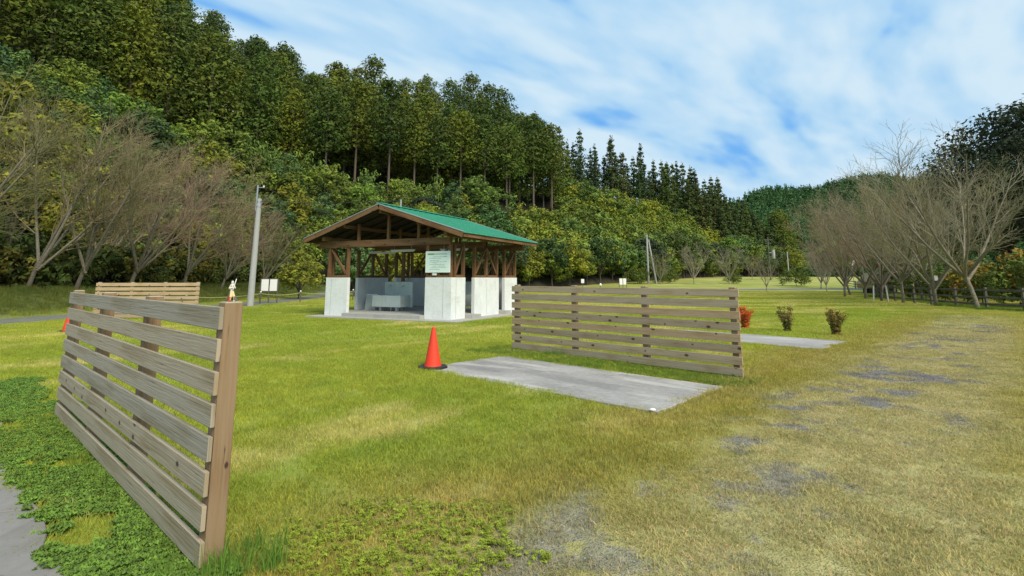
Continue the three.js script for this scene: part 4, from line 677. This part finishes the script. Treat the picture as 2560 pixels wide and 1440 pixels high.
// ---------------------------------------------------------------- small figurine on the near post
{
  const px = -1.655 - 0.0525 * 0.73, pz = -3.26 - 0.0525 * 0.683, top = 0.05 + 7 * PITCH + SLAT_H + 0.025 + 0.004;
  const o = thing('figurine', 'small figurine in a brown coat holding a white rod, standing on the fence post', 'figurine', [px, top, pz], 0.35);
  const mesh = (bones, lo, hi, n) => {
    const mc = new MarchingCubes(n, M.white, false, false, 60000); mc.isolation = 0; const S = Math.max(hi[0] - lo[0], hi[1] - lo[1], hi[2] - lo[2]), c = [0, 1, 2].map((i) => (lo[i] + hi[i]) / 2);
    for (let k = 0; k < n; k++) for (let j = 0; j < n; j++) for (let i = 0; i < n; i++) {
      const p = [c[0] + ((i / n) * 2 - 1) * S / 2, c[1] + ((j / n) * 2 - 1) * S / 2, c[2] + ((k / n) * 2 - 1) * S / 2]; let e = 0;
      for (const [a, b, ra, rb] of bones) { const d = [b[0] - a[0], b[1] - a[1], b[2] - a[2]], w = [p[0] - a[0], p[1] - a[1], p[2] - a[2]], h = clamp((w[0] * d[0] + w[1] * d[1] + w[2] * d[2]) / (d[0] * d[0] + d[1] * d[1] + d[2] * d[2] + 1e-12)); const q = Math.hypot(w[0] - d[0] * h, w[1] - d[1] * h, w[2] - d[2] * h) - mix(ra, rb, h); e += Math.exp(-q / 0.0022); }
      mc.field[i + j * n + k * n * n] = Math.log(e) * 0.0022;
    }
    mc.update(); const g = new THREE.BufferGeometry(), N = mc.count; g.setAttribute('position', new THREE.Float32BufferAttribute(Array.from(mc.positionArray.slice(0, N * 3)).map((v, i) => c[i % 3] + v * S / 2), 3)); g.setAttribute('normal', new THREE.Float32BufferAttribute(mc.normalArray.slice(0, N * 3), 3)); g.setAttribute('uv', new THREE.Float32BufferAttribute(new Float32Array(N * 2), 2)); return g;
  };
  const pale = plain(0.62, 0.58, 0.48, 0.5), trouser = plain(0.62, 0.5, 0.25, 0.6), coat = plain(0.14, 0.105, 0.075, 0.8), red = plain(0.42, 0.03, 0.02, 0.6), dark = plain(0.02, 0.02, 0.02, 0.5);
  // head, neck, chest, both arms bent to the rod, hips, one leg straight and one bent
  part('body', mesh([[[0, 0.112, 0], [0, 0.118, 0.001], 0.0075, 0.0068], [[0, 0.1, 0], [0, 0.108, 0], 0.0035, 0.0035], [[0, 0.095, 0], [0, 0.07, 0], 0.010, 0.008], [[-0.009, 0.097, 0], [-0.013, 0.08, 0.006], 0.0045, 0.004], [[-0.013, 0.08, 0.006], [0.006, 0.083, 0.016], 0.004, 0.0035], [[0.009, 0.097, 0], [0.015, 0.082, 0.006], 0.0045, 0.004], [[0.015, 0.082, 0.006], [0.011, 0.086, 0.016], 0.004, 0.0035], [[0, 0.07, 0], [0, 0.056, 0.001], 0.009, 0.010]], [-0.03, 0.045, -0.03], [0.03, 0.13, 0.03], 56), pale, o);
  part('trousers', mesh([[[-0.004, 0.058, 0.003], [-0.004, 0.03, 0.012], 0.007, 0.006], [[-0.004, 0.03, 0.012], [-0.006, 0.005, 0.006], 0.0055, 0.0045], [[0.005, 0.058, 0.003], [0.013, 0.034, 0.01], 0.007, 0.006], [[0.013, 0.034, 0.01], [0.017, 0.005, 0.004], 0.0055, 0.0045]], [-0.03, 0, -0.03], [0.03, 0.066, 0.03], 44), trouser, o);
  part('coat', (() => { const g = new THREE.LatheGeometry([[0.010, 0.068], [0.0125, 0.055], [0.023, 0.03], [0.034, 0.012], [0.035, 0.009], [0.03, 0.011], [0.010, 0.05]].map((p) => new THREE.Vector2(...p)), 20, 0.75, 4.8); return g; })(), coat, o);
  part('vest', (() => { const g = new THREE.LatheGeometry([[0.0085, 0.068], [0.0108, 0.078], [0.0122, 0.092], [0.009, 0.1]].map((p) => new THREE.Vector2(...p)), 18, 0.4, 5.5); return g; })(), dark, o);
  part('boot', put(box(0.009, 0.01, 0.018, 0.003), -0.006, 0.005, 0.009), red, o); part('boot', put(box(0.009, 0.01, 0.018, 0.003), 0.017, 0.005, 0.007), pale, o);
  part('sash', put(box(0.008, 0.03, 0.004, 0.0015), -0.014, 0.02, 0.02, 0.2, 0, 0.1), red, o);
  const G = new Geo(); G.tube([V3(0.007, 0.074, 0.018), V3(0.022, 0.137, 0.019)], [0.0028, 0.0028], 8); const rod = part('rod', G.build(false), plain(0.75, 0.74, 0.68, 0.4), o);
  const K = new Geo(); K.tube([V3(0.022, 0.137, 0.019), V3(0.036, 0.192, 0.02)], [0.0011, 0.0005], 6); part('rod_tip', K.build(false), dark, rod);
  const hair = new THREE.SphereGeometry(0.0076, 14, 10, 0, 6.3, 0, 1.5); hair.rotateX(-0.5); part('hair', hair, plain(0.09, 0.075, 0.06, 0.6), o, [0, 0.1165, -0.0012]);
}
// ---------------------------------------------------------------- poles and wires
{
  const o = thing('utility_pole', 'grey concrete utility pole with steel top left of the pavilion', 'pole', [-15.7, 0, -32.8]);
  const cyl = (r0, r1, h, n = 14) => new THREE.CylinderGeometry(r1, r0, h, n);
  part('shaft', cyl(0.2, 0.135, 6.7), M.pole, o, [0, 3.15, 0]); part('top_tube', cyl(0.055, 0.055, 1.6), M.steel, o, [-0.16, 6.55, 0.02]); part('band', cyl(0.15, 0.15, 0.06), M.steel, o, [0, 6.3, 0]); part('band', cyl(0.15, 0.15, 0.06), M.steel, o, [0, 6.0, 0]);
  part('bracket', put(box(0.4, 0.05, 0.05, 0.008), 0.05, 7.2, 0), M.steel, o); part('insulator', cyl(0.04, 0.05, 0.1, 10), M.white, o, [0.2, 7.27, 0]); o.rotation.z = -0.012;
  const wire = (label, a, b, sag, r = 0.012) => { const P = []; for (let k = 0; k <= 16; k++) { const q = k / 16; P.push(V3(mix(a[0], b[0], q), mix(a[1], b[1], q) - sag * 4 * q * (1 - q), mix(a[2], b[2], q))); } const G = new Geo(); G.tube(P, P.map(() => r), 5); const m = part('overhead_wire', G.build(false), M.cable, scene); m.name = numbered('overhead_wire'); tag(m, label, 'wire'); };
  wire('upper overhead wire sagging from the concrete pole towards the pavilion roof', [-15.5, 7.3, -32.8], [-6.2, 5.6, -52], 0.9); wire('lower overhead wire running level from the concrete pole past the ridge', [-15.6, 6.35, -32.8], [-4.84, 4.98, -23.1], 0.12);
  const far = thing('utility_pole', 'dark far pole with crossarms and a pale transformer beyond the lawn', 'pole', [52.4, groundY(52.4, -110), -110]);
  part('shaft', cyl(0.16, 0.11, 9), M.darkRail, far, [0, 4.2, 0]); part('crossarm', put(box(1.8, 0.12, 0.12, 0.01), 0, 8.1, 0), M.darkRail, far); part('crossarm', put(box(1.3, 0.12, 0.12, 0.01), 0, 7.4, 0), M.darkRail, far); part('transformer', cyl(0.32, 0.32, 1.8), M.pole, far, [0.95, 5.2, 0]); part('transformer_bracket', put(box(0.7, 0.08, 0.08, 0.008), 0.4, 5.5, 0), M.steel, far);
  const p3 = thing('utility_pole', 'thin pale pole beside the far bushy leafless tree', 'pole', [53.1, groundY(53.1, -104), -104]); part('shaft', cyl(0.12, 0.09, 6), M.pole, p3, [0, 2.7, 0]); part('band', cyl(0.14, 0.14, 0.12), M.steel, p3, [0, 5.2, 0]);
  const p1 = thing('utility_pole', 'tallest of two leaning pale poles at the foot of the bright slope', 'pole', [24.5, groundY(24.5, -97.5), -97.5]); part('shaft', cyl(0.2, 0.15, 9.2), M.pole, p1, [0, 4.2, 0]); part('band', cyl(0.2, 0.2, 0.1), M.steel, p1, [0, 8.4, 0]);
  const p2 = thing('utility_pole', 'shorter leaning stay pole beside the tall pale far pole', 'pole', [25.9, groundY(25.9, -97.5), -97.5]); part('shaft', put(cyl(0.17, 0.13, 8.3), 0, 3.8, 0), M.pole, p2); part('band', cyl(0.18, 0.18, 0.1), M.steel, p2, [0, 7.4, 0]); p2.rotation.z = 0.14;
}
// ---------------------------------------------------------------- notice boards, small signs, rope posts
function noticeBoard(label, x, z, w, h, y0, panels = 2, turn = 0) {
  const o = thing('notice_board', label, 'notice board', [x, groundY(x, z), z], turn), t = 0.07;
  for (let k = 0; k <= panels; k++) part('post', box(t, y0 + h + 0.25, t, 0.006), M.darkRail, o, [-w / 2 + (w * k) / panels, (y0 + h - 0.15) / 2, 0]);
  for (let k = 0; k < panels; k++) part('panel', box(w / panels - t - 0.01, h, 0.03, 0.004), M.white, o, [-w / 2 + (w * (k + 0.5)) / panels, y0 + h / 2, 0]);
  for (const y of [y0 - 0.03, y0 + h + 0.03]) part('rail', box(w - t - 0.004, 0.045, 0.045, 0.005), M.darkRail, o, [0, y, 0]);
  return o;
}
noticeBoard('two-panel white notice board on dark posts beside the concrete pole', -16.55, -37.1, 1.16, 0.78, 0.8);
noticeBoard('small two-panel white notice board across the lawn above the fence top', 15.3, -75, 1.0, 0.85, 0.78);
{
  const o = thing('sign_post', 'small white sign on a post at the far edge of the lawn', 'sign', [9.75, 0, -75]); part('post', box(0.07, 1.7, 0.07, 0.006), M.darkRail, o, [0, 0.75, -0.06]); part('panel', box(0.42, 0.55, 0.03, 0.005), M.white, o, [0, 1.3, 0]);
  const lantern = (label, x, z, h) => { const l = thing('lamp_post', label, 'lamp post', [x, 0, z]); part('post', new THREE.CylinderGeometry(0.05, 0.06, h, 8), M.darkRail, l, [0, h / 2 - 0.05, 0]); const g = new THREE.SphereGeometry(0.16, 12, 9); g.scale(1, 1.3, 1); part('globe', g, M.white, l, [0, h + 0.1, 0]); };
  lantern('short round-topped marker post on the far lawn edge', 12.2, -75, 0.7);
  const sg = thing('sign_post', 'round white sign seen among the twigs near the far end of the right row', 'sign', [53.5, groundY(53.5, -85), -85]); part('post', new THREE.CylinderGeometry(0.05, 0.05, 4.3, 8), M.steel, sg, [0, 2.1, -0.05]); const dsc = new THREE.CylinderGeometry(0.42, 0.42, 0.04, 20); dsc.rotateX(Math.PI / 2); part('disc', dsc, M.white, sg, [0, 3.9, 0]);
  // rope barrier along the road
  const spots = [[-17.6, -29.5], [-16.4, -35.6], [-14.5, -37.4], [-12.3, -42.2], [-9.6, -47]], tops = spots.map(([x, z]) => [x, groundY(x, z), z]);
  const where = ['in front of the concrete pole', 'below the left side of the notice board', 'right of the notice board', 'just left of the pavilion wall', 'seen through the pavilion opening'];
  tops.forEach(([x, y, z], k) => { const p = thing('rope_post', `short rope-barrier post ${where[k]}`, 'post', [x, y, z], 0, 'rope-barrier posts along the road'); part('shaft', new THREE.CylinderGeometry(0.045, 0.045, 0.85, 8), M.darkRail, p, [0, 0.32, 0]); part('cap', new THREE.SphereGeometry(0.055, 10, 7), M.white, p, [0, 0.76, 0]); });
  for (let k = 0; k < 4; k++) { const a = tops[k], b = tops[k + 1], P = []; for (let s = 0; s <= 12; s++) { const q = s / 12; P.push(V3(mix(a[0], b[0], q), mix(a[1], b[1], q) + 0.66 - 0.5 * q * (1 - q), mix(a[2], b[2], q))); } const G = new Geo(); G.tube(P, P.map(() => 0.018), 5); const m = part('rope', G.build(false), plain(0.4, 0.4, 0.16, 0.9), scene); m.name = numbered('rope'); tag(m, `sagging pale rope of the barrier, ${['left of the notice board', 'under the notice board', 'right of the notice board', 'beside the pavilion'][k]}`, 'rope', 'ropes of the road barrier'); }
}
// ---------------------------------------------------------------- dark rail fence on the right, bay by bay
{
  const line = [[25.0, -22.3], [25.1, -24.6], [25.2, -26.9], [25.35, -29.2], [25.6, -31.5], [25.95, -33.8], [26.6, -36.1], [27.5, -38.4], [28.5, -40.6], [29.5, -42.8], [30.6, -45], [31.8, -47.2], [33.2, -49.6], [34.8, -52], [36.6, -54.8], [38.8, -58], [41.4, -62], [44.2, -66.5], [47.2, -71.5], [50, -77], [52.4, -83], [54.4, -89]];
  const o = thing('rail_fence', 'dark weathered three-rail timber fence along the right side of the lawn', 'fence');
  line.forEach(([x, z], k) => {
    const y = groundY(x, z); part('post', box(0.12, 1.35, 0.12, 0.012), M.darkRail, o, [x, y + 0.47, z]);
    if (k) { const [a, c] = line[k - 1], ya = groundY(a, c); for (const h of [0.28, 0.62, 1.0]) { const nx = -(z - c), nz = x - a, l = Math.hypot(nx, nz), f = -0.085 / l; part('rail', beam([a + nx * f, ya + h, c + nz * f], [x + nx * f, y + h, z + nz * f], 0.045, 0.1, 0.012), M.darkRail, o); } }
  });
  // leaning white stakes, trunk tag
  const stake = (label, x, z, lean) => { const s = thing('white_stake', label, 'stake', [x, groundY(x, z), z]); const g = box(0.09, 1.15, 0.06, 0.008); part('shaft', g, M.pole, s, [0, 0.5, 0]); part('tip', put(new THREE.ConeGeometry(0.055, 0.09, 4), 0, 1.12, 0, 0, 0.78, 0), M.pole, s); s.rotation.z = lean; };
  stake('leaning white stake left of its twin in front of the rail fence', 26.6, -40.2, -0.09); stake('leaning white stake nearer the camera in front of the rail fence', 26.1, -37.9, 0.06);
  const tg = thing('trunk_tag', 'white tag tied to the trunk of the second tree from the right', 'tag', [25.43, 1.65, -32.55], -0.6); part('plate', box(0.17, 0.3, 0.012, 0.004), M.white, tg); part('string', put(new THREE.TorusGeometry(0.2, 0.006, 6, 24), 0.05, 0.13, -0.18, Math.PI / 2), M.cable, tg);
  // low hut with tan thatch behind the fence
  const h = thing('thatched_hut', 'low hut with tan thatched roof behind the leafless trees', 'hut', [40.8, 0, -60], -0.2), roof = new THREE.Shape([[-1.9, 0.55], [1.9, 0.5], [2.1, 0.8], [1.2, 1.75], [0.6, 1.95], [-1.2, 1.95], [-2, 0.9]].map((p) => new THREE.Vector2(...p)));
  const rg = new THREE.ExtrudeGeometry(roof, { depth: 2.2, bevelEnabled: true, bevelSize: 0.15, bevelThickness: 0.2, bevelSegments: 3 }); part('roof', rg, concrete([0.36, 0.27, 0.15], [0.25, 0.19, 0.11], 960, 0.8, 256), h, [0, 0.15, -1.1]); for (const x of [-1.5, 0, 1.5]) part('post', box(0.14, 0.9, 0.14, 0.01), M.darkRail, h, [x, 0.35, 0.8]); part('wall', box(3.4, 0.85, 0.1, 0.01), M.darkRail, h, [0, 0.35, -0.6]);
}
// a pale flat stone at the corner of the slab
{ const g = new THREE.IcosahedronGeometry(0.04, 2); const P = g.attributes.position; for (let k = 0; k < P.count; k++) { const n = 0.85 + 0.3 * noise(P.getX(k) * 40 + 9, P.getZ(k) * 40 + P.getY(k) * 25, 5); P.setXYZ(k, P.getX(k) * n, P.getY(k) * 0.42 * n, P.getZ(k) * 0.75 * n); } g.computeVertexNormals(); const m = part('pale_stone', g, plain(0.72, 0.71, 0.66, 0.7), scene, [1.70, 0.045, -6.83]); tag(m, 'small pale flat stone at the near corner of the concrete slab', 'stone'); }
// ---------------------------------------------------------------- grass, clover and gravel
const built = (x, z) => inQuad(SLAB1, x, z) > 0.05 + 0.10 * (noise(x * 5, z * 5, 181) - 0.4) || inQuad(SLAB2, x, z) > 0.05 + 0.10 * (noise(x * 5, z * 5, 181) - 0.4) || inQuad(PAD, x, z) > 0.0 || pathIn(x, z) > 0.03;
function tuft(seed, n, R, hMin, hMax, w, lean, segs = 2) {
  const r = rand(seed), G = new Geo();
  for (let k = 0; k < n; k++) {
    const a = r() * 6.28, d = R * Math.sqrt(r()), x = Math.cos(a) * d, z = Math.sin(a) * d, h = mix(hMin, hMax, r()), b = r() * 6.28, tx = Math.cos(b), tz = Math.sin(b), l = h * lean * (0.3 + 0.9 * r()), q = r() * 6.28, lx = Math.cos(q) * l, lz = Math.sin(q) * l, ww = w * (0.7 + 0.6 * r()) / 2;
    const v = 0.72 + 0.56 * r(), y = r(); G.tint = y < 0.12 ? [1.5 * v, 1.15 * v, 1.6 * v] : [v * (0.88 + 0.24 * r()), v, v];
    const N = [lx / h * 0.4 + tz * 0.25, 0.85, lz / h * 0.4 - tx * 0.25], nl = Math.hypot(...N); N[0] /= nl; N[1] /= nl; N[2] /= nl;
    if (segs === 1) G.tri([x - tx * ww, -0.005, z - tz * ww], [x + tx * ww, -0.005, z + tz * ww], [x + lx, h, z + lz], N);
    else { const a = [x - tx * ww, -0.005, z - tz * ww], b = [x + tx * ww, -0.005, z + tz * ww], c = [x + lx * 0.35 + tx * ww * 0.8, h * 0.6, z + lz * 0.35 + tz * ww * 0.8], d = [x + lx * 0.35 - tx * ww * 0.8, h * 0.6, z + lz * 0.35 - tz * ww * 0.8]; G.tri(a, b, c, N); G.tri(a, c, d, N); G.tri(d, c, [x + lx, h * 0.97, z + lz], N); }
  }
  return G.build();
}
M.grass = leafy(0.4);
function field(name, label, category, geo, spots, mat = M.grass) {
  const m = new THREE.InstancedMesh(geo, mat, spots.length), X = new THREE.Matrix4(), Q = new THREE.Quaternion(), c = new THREE.Color(), Y = V3(0, 1, 0);
  spots.forEach(([x, y, z, s, sy, col, turn], k) => { X.compose(V3(x, y, z), Q.setFromAxisAngle(Y, turn), V3(s, sy, s)); m.setMatrixAt(k, X); m.setColorAt(k, c.setRGB(...col)); });
  m.name = name; tag(m, label, category); m.userData.kind = 'stuff'; m.castShadow = m.receiveShadow = true; scene.add(m); return m;
}
{
  const r = rand(2024), near = [[], []], mid = [], far = [], rough = [], clover = [], stones = [], seen = (x, z, m = 1.5) => z < 0 && Math.abs(x) < -z * 1.0 + m;
  const put = (list, x, z, s, sy, k = 1) => { const c = groundCol(x, z), v = (0.85 + 0.3 * r()) * k, w = 0.94 + 0.12 * r(); list.push([x, groundY(x, z), z, s, sy, [c[0] * v * w, c[1] * v, c[2] * v], r() * 6.28]); };
  const scatter = (x0, x1, z0, z1, per, f) => { const n = Math.round((x1 - x0) * Math.abs(z1 - z0) * per); for (let k = 0; k < n; k++) { const x = mix(x0, x1, r()), z = mix(z0, z1, r()); f(x, z); } };
  const worn = (x, z) => { const d = trackD(x, z), t = trackT(x, z); return step(-2.4, -1.3, d) * step(1.3, 0.2, d) * (1 - step(20, 34, t)); };
  scatter(-15, 15, -1.8, -14, 110, (x, z) => {
    if (!seen(x, z) || built(x, z)) return; const w = worn(x, z), g = gravelMask(x, z); if (r() < g * 0.95 || (w > 0.2 && fbm(x * 5.5, z * 5.5, 2, 203) < 0.5 - 0.1 * (1 - w))) return;
    const lush = fbm(x * 0.8, z * 0.8, 3, 190); put(near[r() < 0.5 ? 0 : 1], x, z, 0.9 + 0.4 * r(), (0.75 + 0.75 * lush) * (1 - 0.45 * w) * (0.8 + 0.4 * r()));
  });
  scatter(-30, 32, -14, -32, 26, (x, z) => { if (!seen(x, z) || built(x, z) || roadIn(x, z) > 0 || (worn(x, z) > 0.5 && r() < 0.4)) return; put(mid, x, z, 1.5 + 0.6 * r(), 0.9 + 0.5 * r()); });
  scatter(-34, 60, -32, -72, 7, (x, z) => { if (!seen(x, z) || built(x, z) || roadIn(x, z) > 0) return; put(far, x, z, 2.6 + r(), 1.0 + 0.6 * r()); });
  // rough grass: along fences, banks and tree feet
  scatter(-32, -20, -10, -60, 14, (x, z) => { if (x + 0.05 * (z + 30) < -20.9 && seen(x, z, 4) && roadIn(x, z) < -0.1) put(rough, x, z, 1.2 + 0.8 * r(), 1.2 + 1.2 * r(), 1); });
  const strip = (a, b, w, n, s, back = 0) => { const dx = b[0] - a[0], dz = b[1] - a[1], L = Math.hypot(dx, dz); for (let k = 0; k < n; k++) { const q = r(), o = (r() - 0.5) * w + back, x = a[0] + dx * q - (dz / L) * o, z = a[1] + dz * q + (dx / L) * o; if (!built(x, z)) { const c = mix3([0.11, 0.22, 0.02], [0.17, 0.27, 0.03], r()), y = groundY(x, z); rough.push([x, y, z, s * (0.6 + 0.5 * r()), s * (0.45 + 0.6 * r()), c, r() * 6.28]); } } };
  strip([-0.5, -12.9], [3.9, -8.75], 1.0, 2200, 0.6, 0.28); strip([-1.6, -3.1], [-5.5, -6.7], 0.3, 260, 0.7); strip([25, -22], [25.4, -30], 0.9, 260, 1.4); strip([25.4, -30], [33, -50], 1.0, 420, 1.5);
  for (const [x, z, n, s] of [[-1.5, -3.34, 12, 1.5], [0.95, -11.6, 16, 1.3], [24.4, -28.5, 20, 1.6], [25.5, -32.7, 20, 1.6], [-1.75, -3.12, 8, 1.3]]) for (let k = 0; k < n; k++) { const a = r() * 6.28, d = 0.2 * Math.sqrt(r()); rough.push([x + Math.cos(a) * d, 0, z + Math.sin(a) * d, s * (0.4 + 0.4 * r()), s * (0.6 + 0.6 * r()), [0.14, 0.27, 0.03], r() * 6.28]); }
  field('mown_grass', 'short mown yellow-green grass of the near lawn', 'grass', tuft(301, 64, 0.13, 0.022, 0.052, 0.0042, 0.55), near[0]); field('mown_grass_001', 'short mown grass mixed through the near lawn, blades more bent', 'grass', tuft(302, 64, 0.14, 0.02, 0.06, 0.0045, 0.85), near[1]);
  field('lawn_grass', 'mown grass of the lawn around the pavilion', 'grass', tuft(303, 60, 0.16, 0.022, 0.045, 0.008, 0.5, 1), mid); field('far_lawn_grass', 'mown grass of the far lawn', 'grass', tuft(304, 44, 0.17, 0.018, 0.036, 0.012, 0.5, 1), far);
  // flattened dry thatch over the worn track
  const thatch = []; scatter(-1, 16, -2.0, -18, 120, (x, z) => { if (!seen(x, z) || built(x, z)) return; const w = worn(x, z); if (r() > w * (1 - 0.75 * gravelMask(x, z))) return; const c = groundCol(x, z), v = 0.75 + 0.6 * r(); thatch.push([x, groundY(x, z), z, 0.8 + 0.5 * r(), 0.8 + 0.6 * r(), [c[0] * v, c[1] * v * 0.97, c[2] * v * 1.1], r() * 6.28]); });
  field('dry_thatch', 'flattened dry grass thatch on the worn track', 'grass', tuft(307, 46, 0.13, 0.008, 0.024, 0.0045, 2.2), thatch);
  field('rough_grass', 'longer rough grass along fences, banks and tree feet', 'grass', tuft(305, 30, 0.09, 0.06, 0.17, 0.006, 0.7), rough);
  // broad-leaved clover between the walk and the near fence, and a yellow-green patch on the lawn
  scatter(-8, 0.5, -2.2, -9, 1100, (x, z) => { if (!seen(x, z, 0.5)) return; const p = -pathIn(x, z); if (p < -0.02 || r() > 0.62 || p > 0.55 + 0.22 * noise(x * 2, z * 2, 195)) return; if (fbm(x * 2.6, z * 2.6, 3, 197) < 0.36) return; const v = 0.75 + 0.6 * r(); clover.push([x, groundY(x, z) + 0.005, z, 0.7 + 0.7 * r(), 0.7 + 0.9 * r(), [0.16 * v, 0.28 * v, 0.04 * v], r() * 6.28]); });
  scatter(-1.5, 1.5, -2.9, -5.0, 420, (x, z) => { const d = Math.hypot((x + 0.62) / 0.75, (z + 3.6) / 0.5); if (d > 1.15 * (0.6 + 0.7 * noise(x * 5, z * 5, 199))) return; const v = 0.8 + 0.5 * r(); clover.push([x, groundY(x, z) + 0.01, z, 0.3 + 0.4 * r(), 0.4 + 0.5 * r(), [0.3 * v, 0.37 * v, 0.035 * v], r() * 6.28]); });
  const L = new Geo(); { const q = rand(306); for (let k = 0; k < 14; k++) { const a = q() * 6.28, d = 0.05 * Math.sqrt(q()), h = 0.012 + 0.032 * q(), x = Math.cos(a) * d, z = Math.sin(a) * d, s = 0.007 + 0.006 * q(), v = 0.75 + 0.5 * q(); L.tint = [v, v, v]; for (let e = 0; e < 3; e++) { const b = a + e * 2.09, cx = x + Math.cos(b) * s * 0.8, cz = z + Math.sin(b) * s * 0.8, N = [Math.cos(b) * 0.25 * (q() - 0.2), 1, Math.sin(b) * 0.25 * (q() - 0.2)]; const rim = (g) => { const t = (g / 5) * 6.28; return [cx + Math.cos(t) * s, h + 0.006 * Math.sin(t * 2 + e + a), cz + Math.sin(t) * s]; }; for (let g = 0; g < 5; g++) L.tri([cx, h - 0.002, cz], rim(g + 1), rim(g), [0, 1, 0]); } } }
  field('clover', 'low broad-leaved clover beside the walk and in the lawn', 'clover', L.build(), clover);
  // gravel showing through the worn track, and the road's stones
  scatter(-2, 14, -2.4, -16, 1500, (x, z) => { if (!seen(x, z, 0.5)) return; const g = gravelMask(x, z); if (r() > g * 1.1) return; const v = 0.55 + 0.9 * r(), s = 0.004 + 0.007 * r() * r(); stones.push([x, groundY(x, z) + s * 0.3, z, s, s * 0.7, [0.2 * v, 0.195 * v, 0.185 * v], r() * 6.28]); });
  const ico = new THREE.IcosahedronGeometry(1, 0); field('gravel', 'grey gravel showing through the worn grass track', 'gravel', ico, stones, plain(1, 1, 1, 0.9));
  console.log('instances', near[0].length, near[1].length, mid.length, far.length, rough.length, clover.length, stones.length);
}
// ---------------------------------------------------------------- picture
const renderer = new THREE.WebGLRenderer({ antialias: true });
renderer.setSize(1024, 576); renderer.shadowMap.enabled = true; renderer.toneMapping = THREE.LinearToneMapping; renderer.toneMappingExposure = EXPOSURE;
{ let n = 0, k = 0; scene.traverse((o) => { if (o.isMesh && !o.isInstancedMesh) { k++; n += (o.geometry.index ? o.geometry.index.count : o.geometry.attributes.position.count) / 3; } }); console.log('meshes', k, 'triangles', n); }
renderer.render(scene, camera);
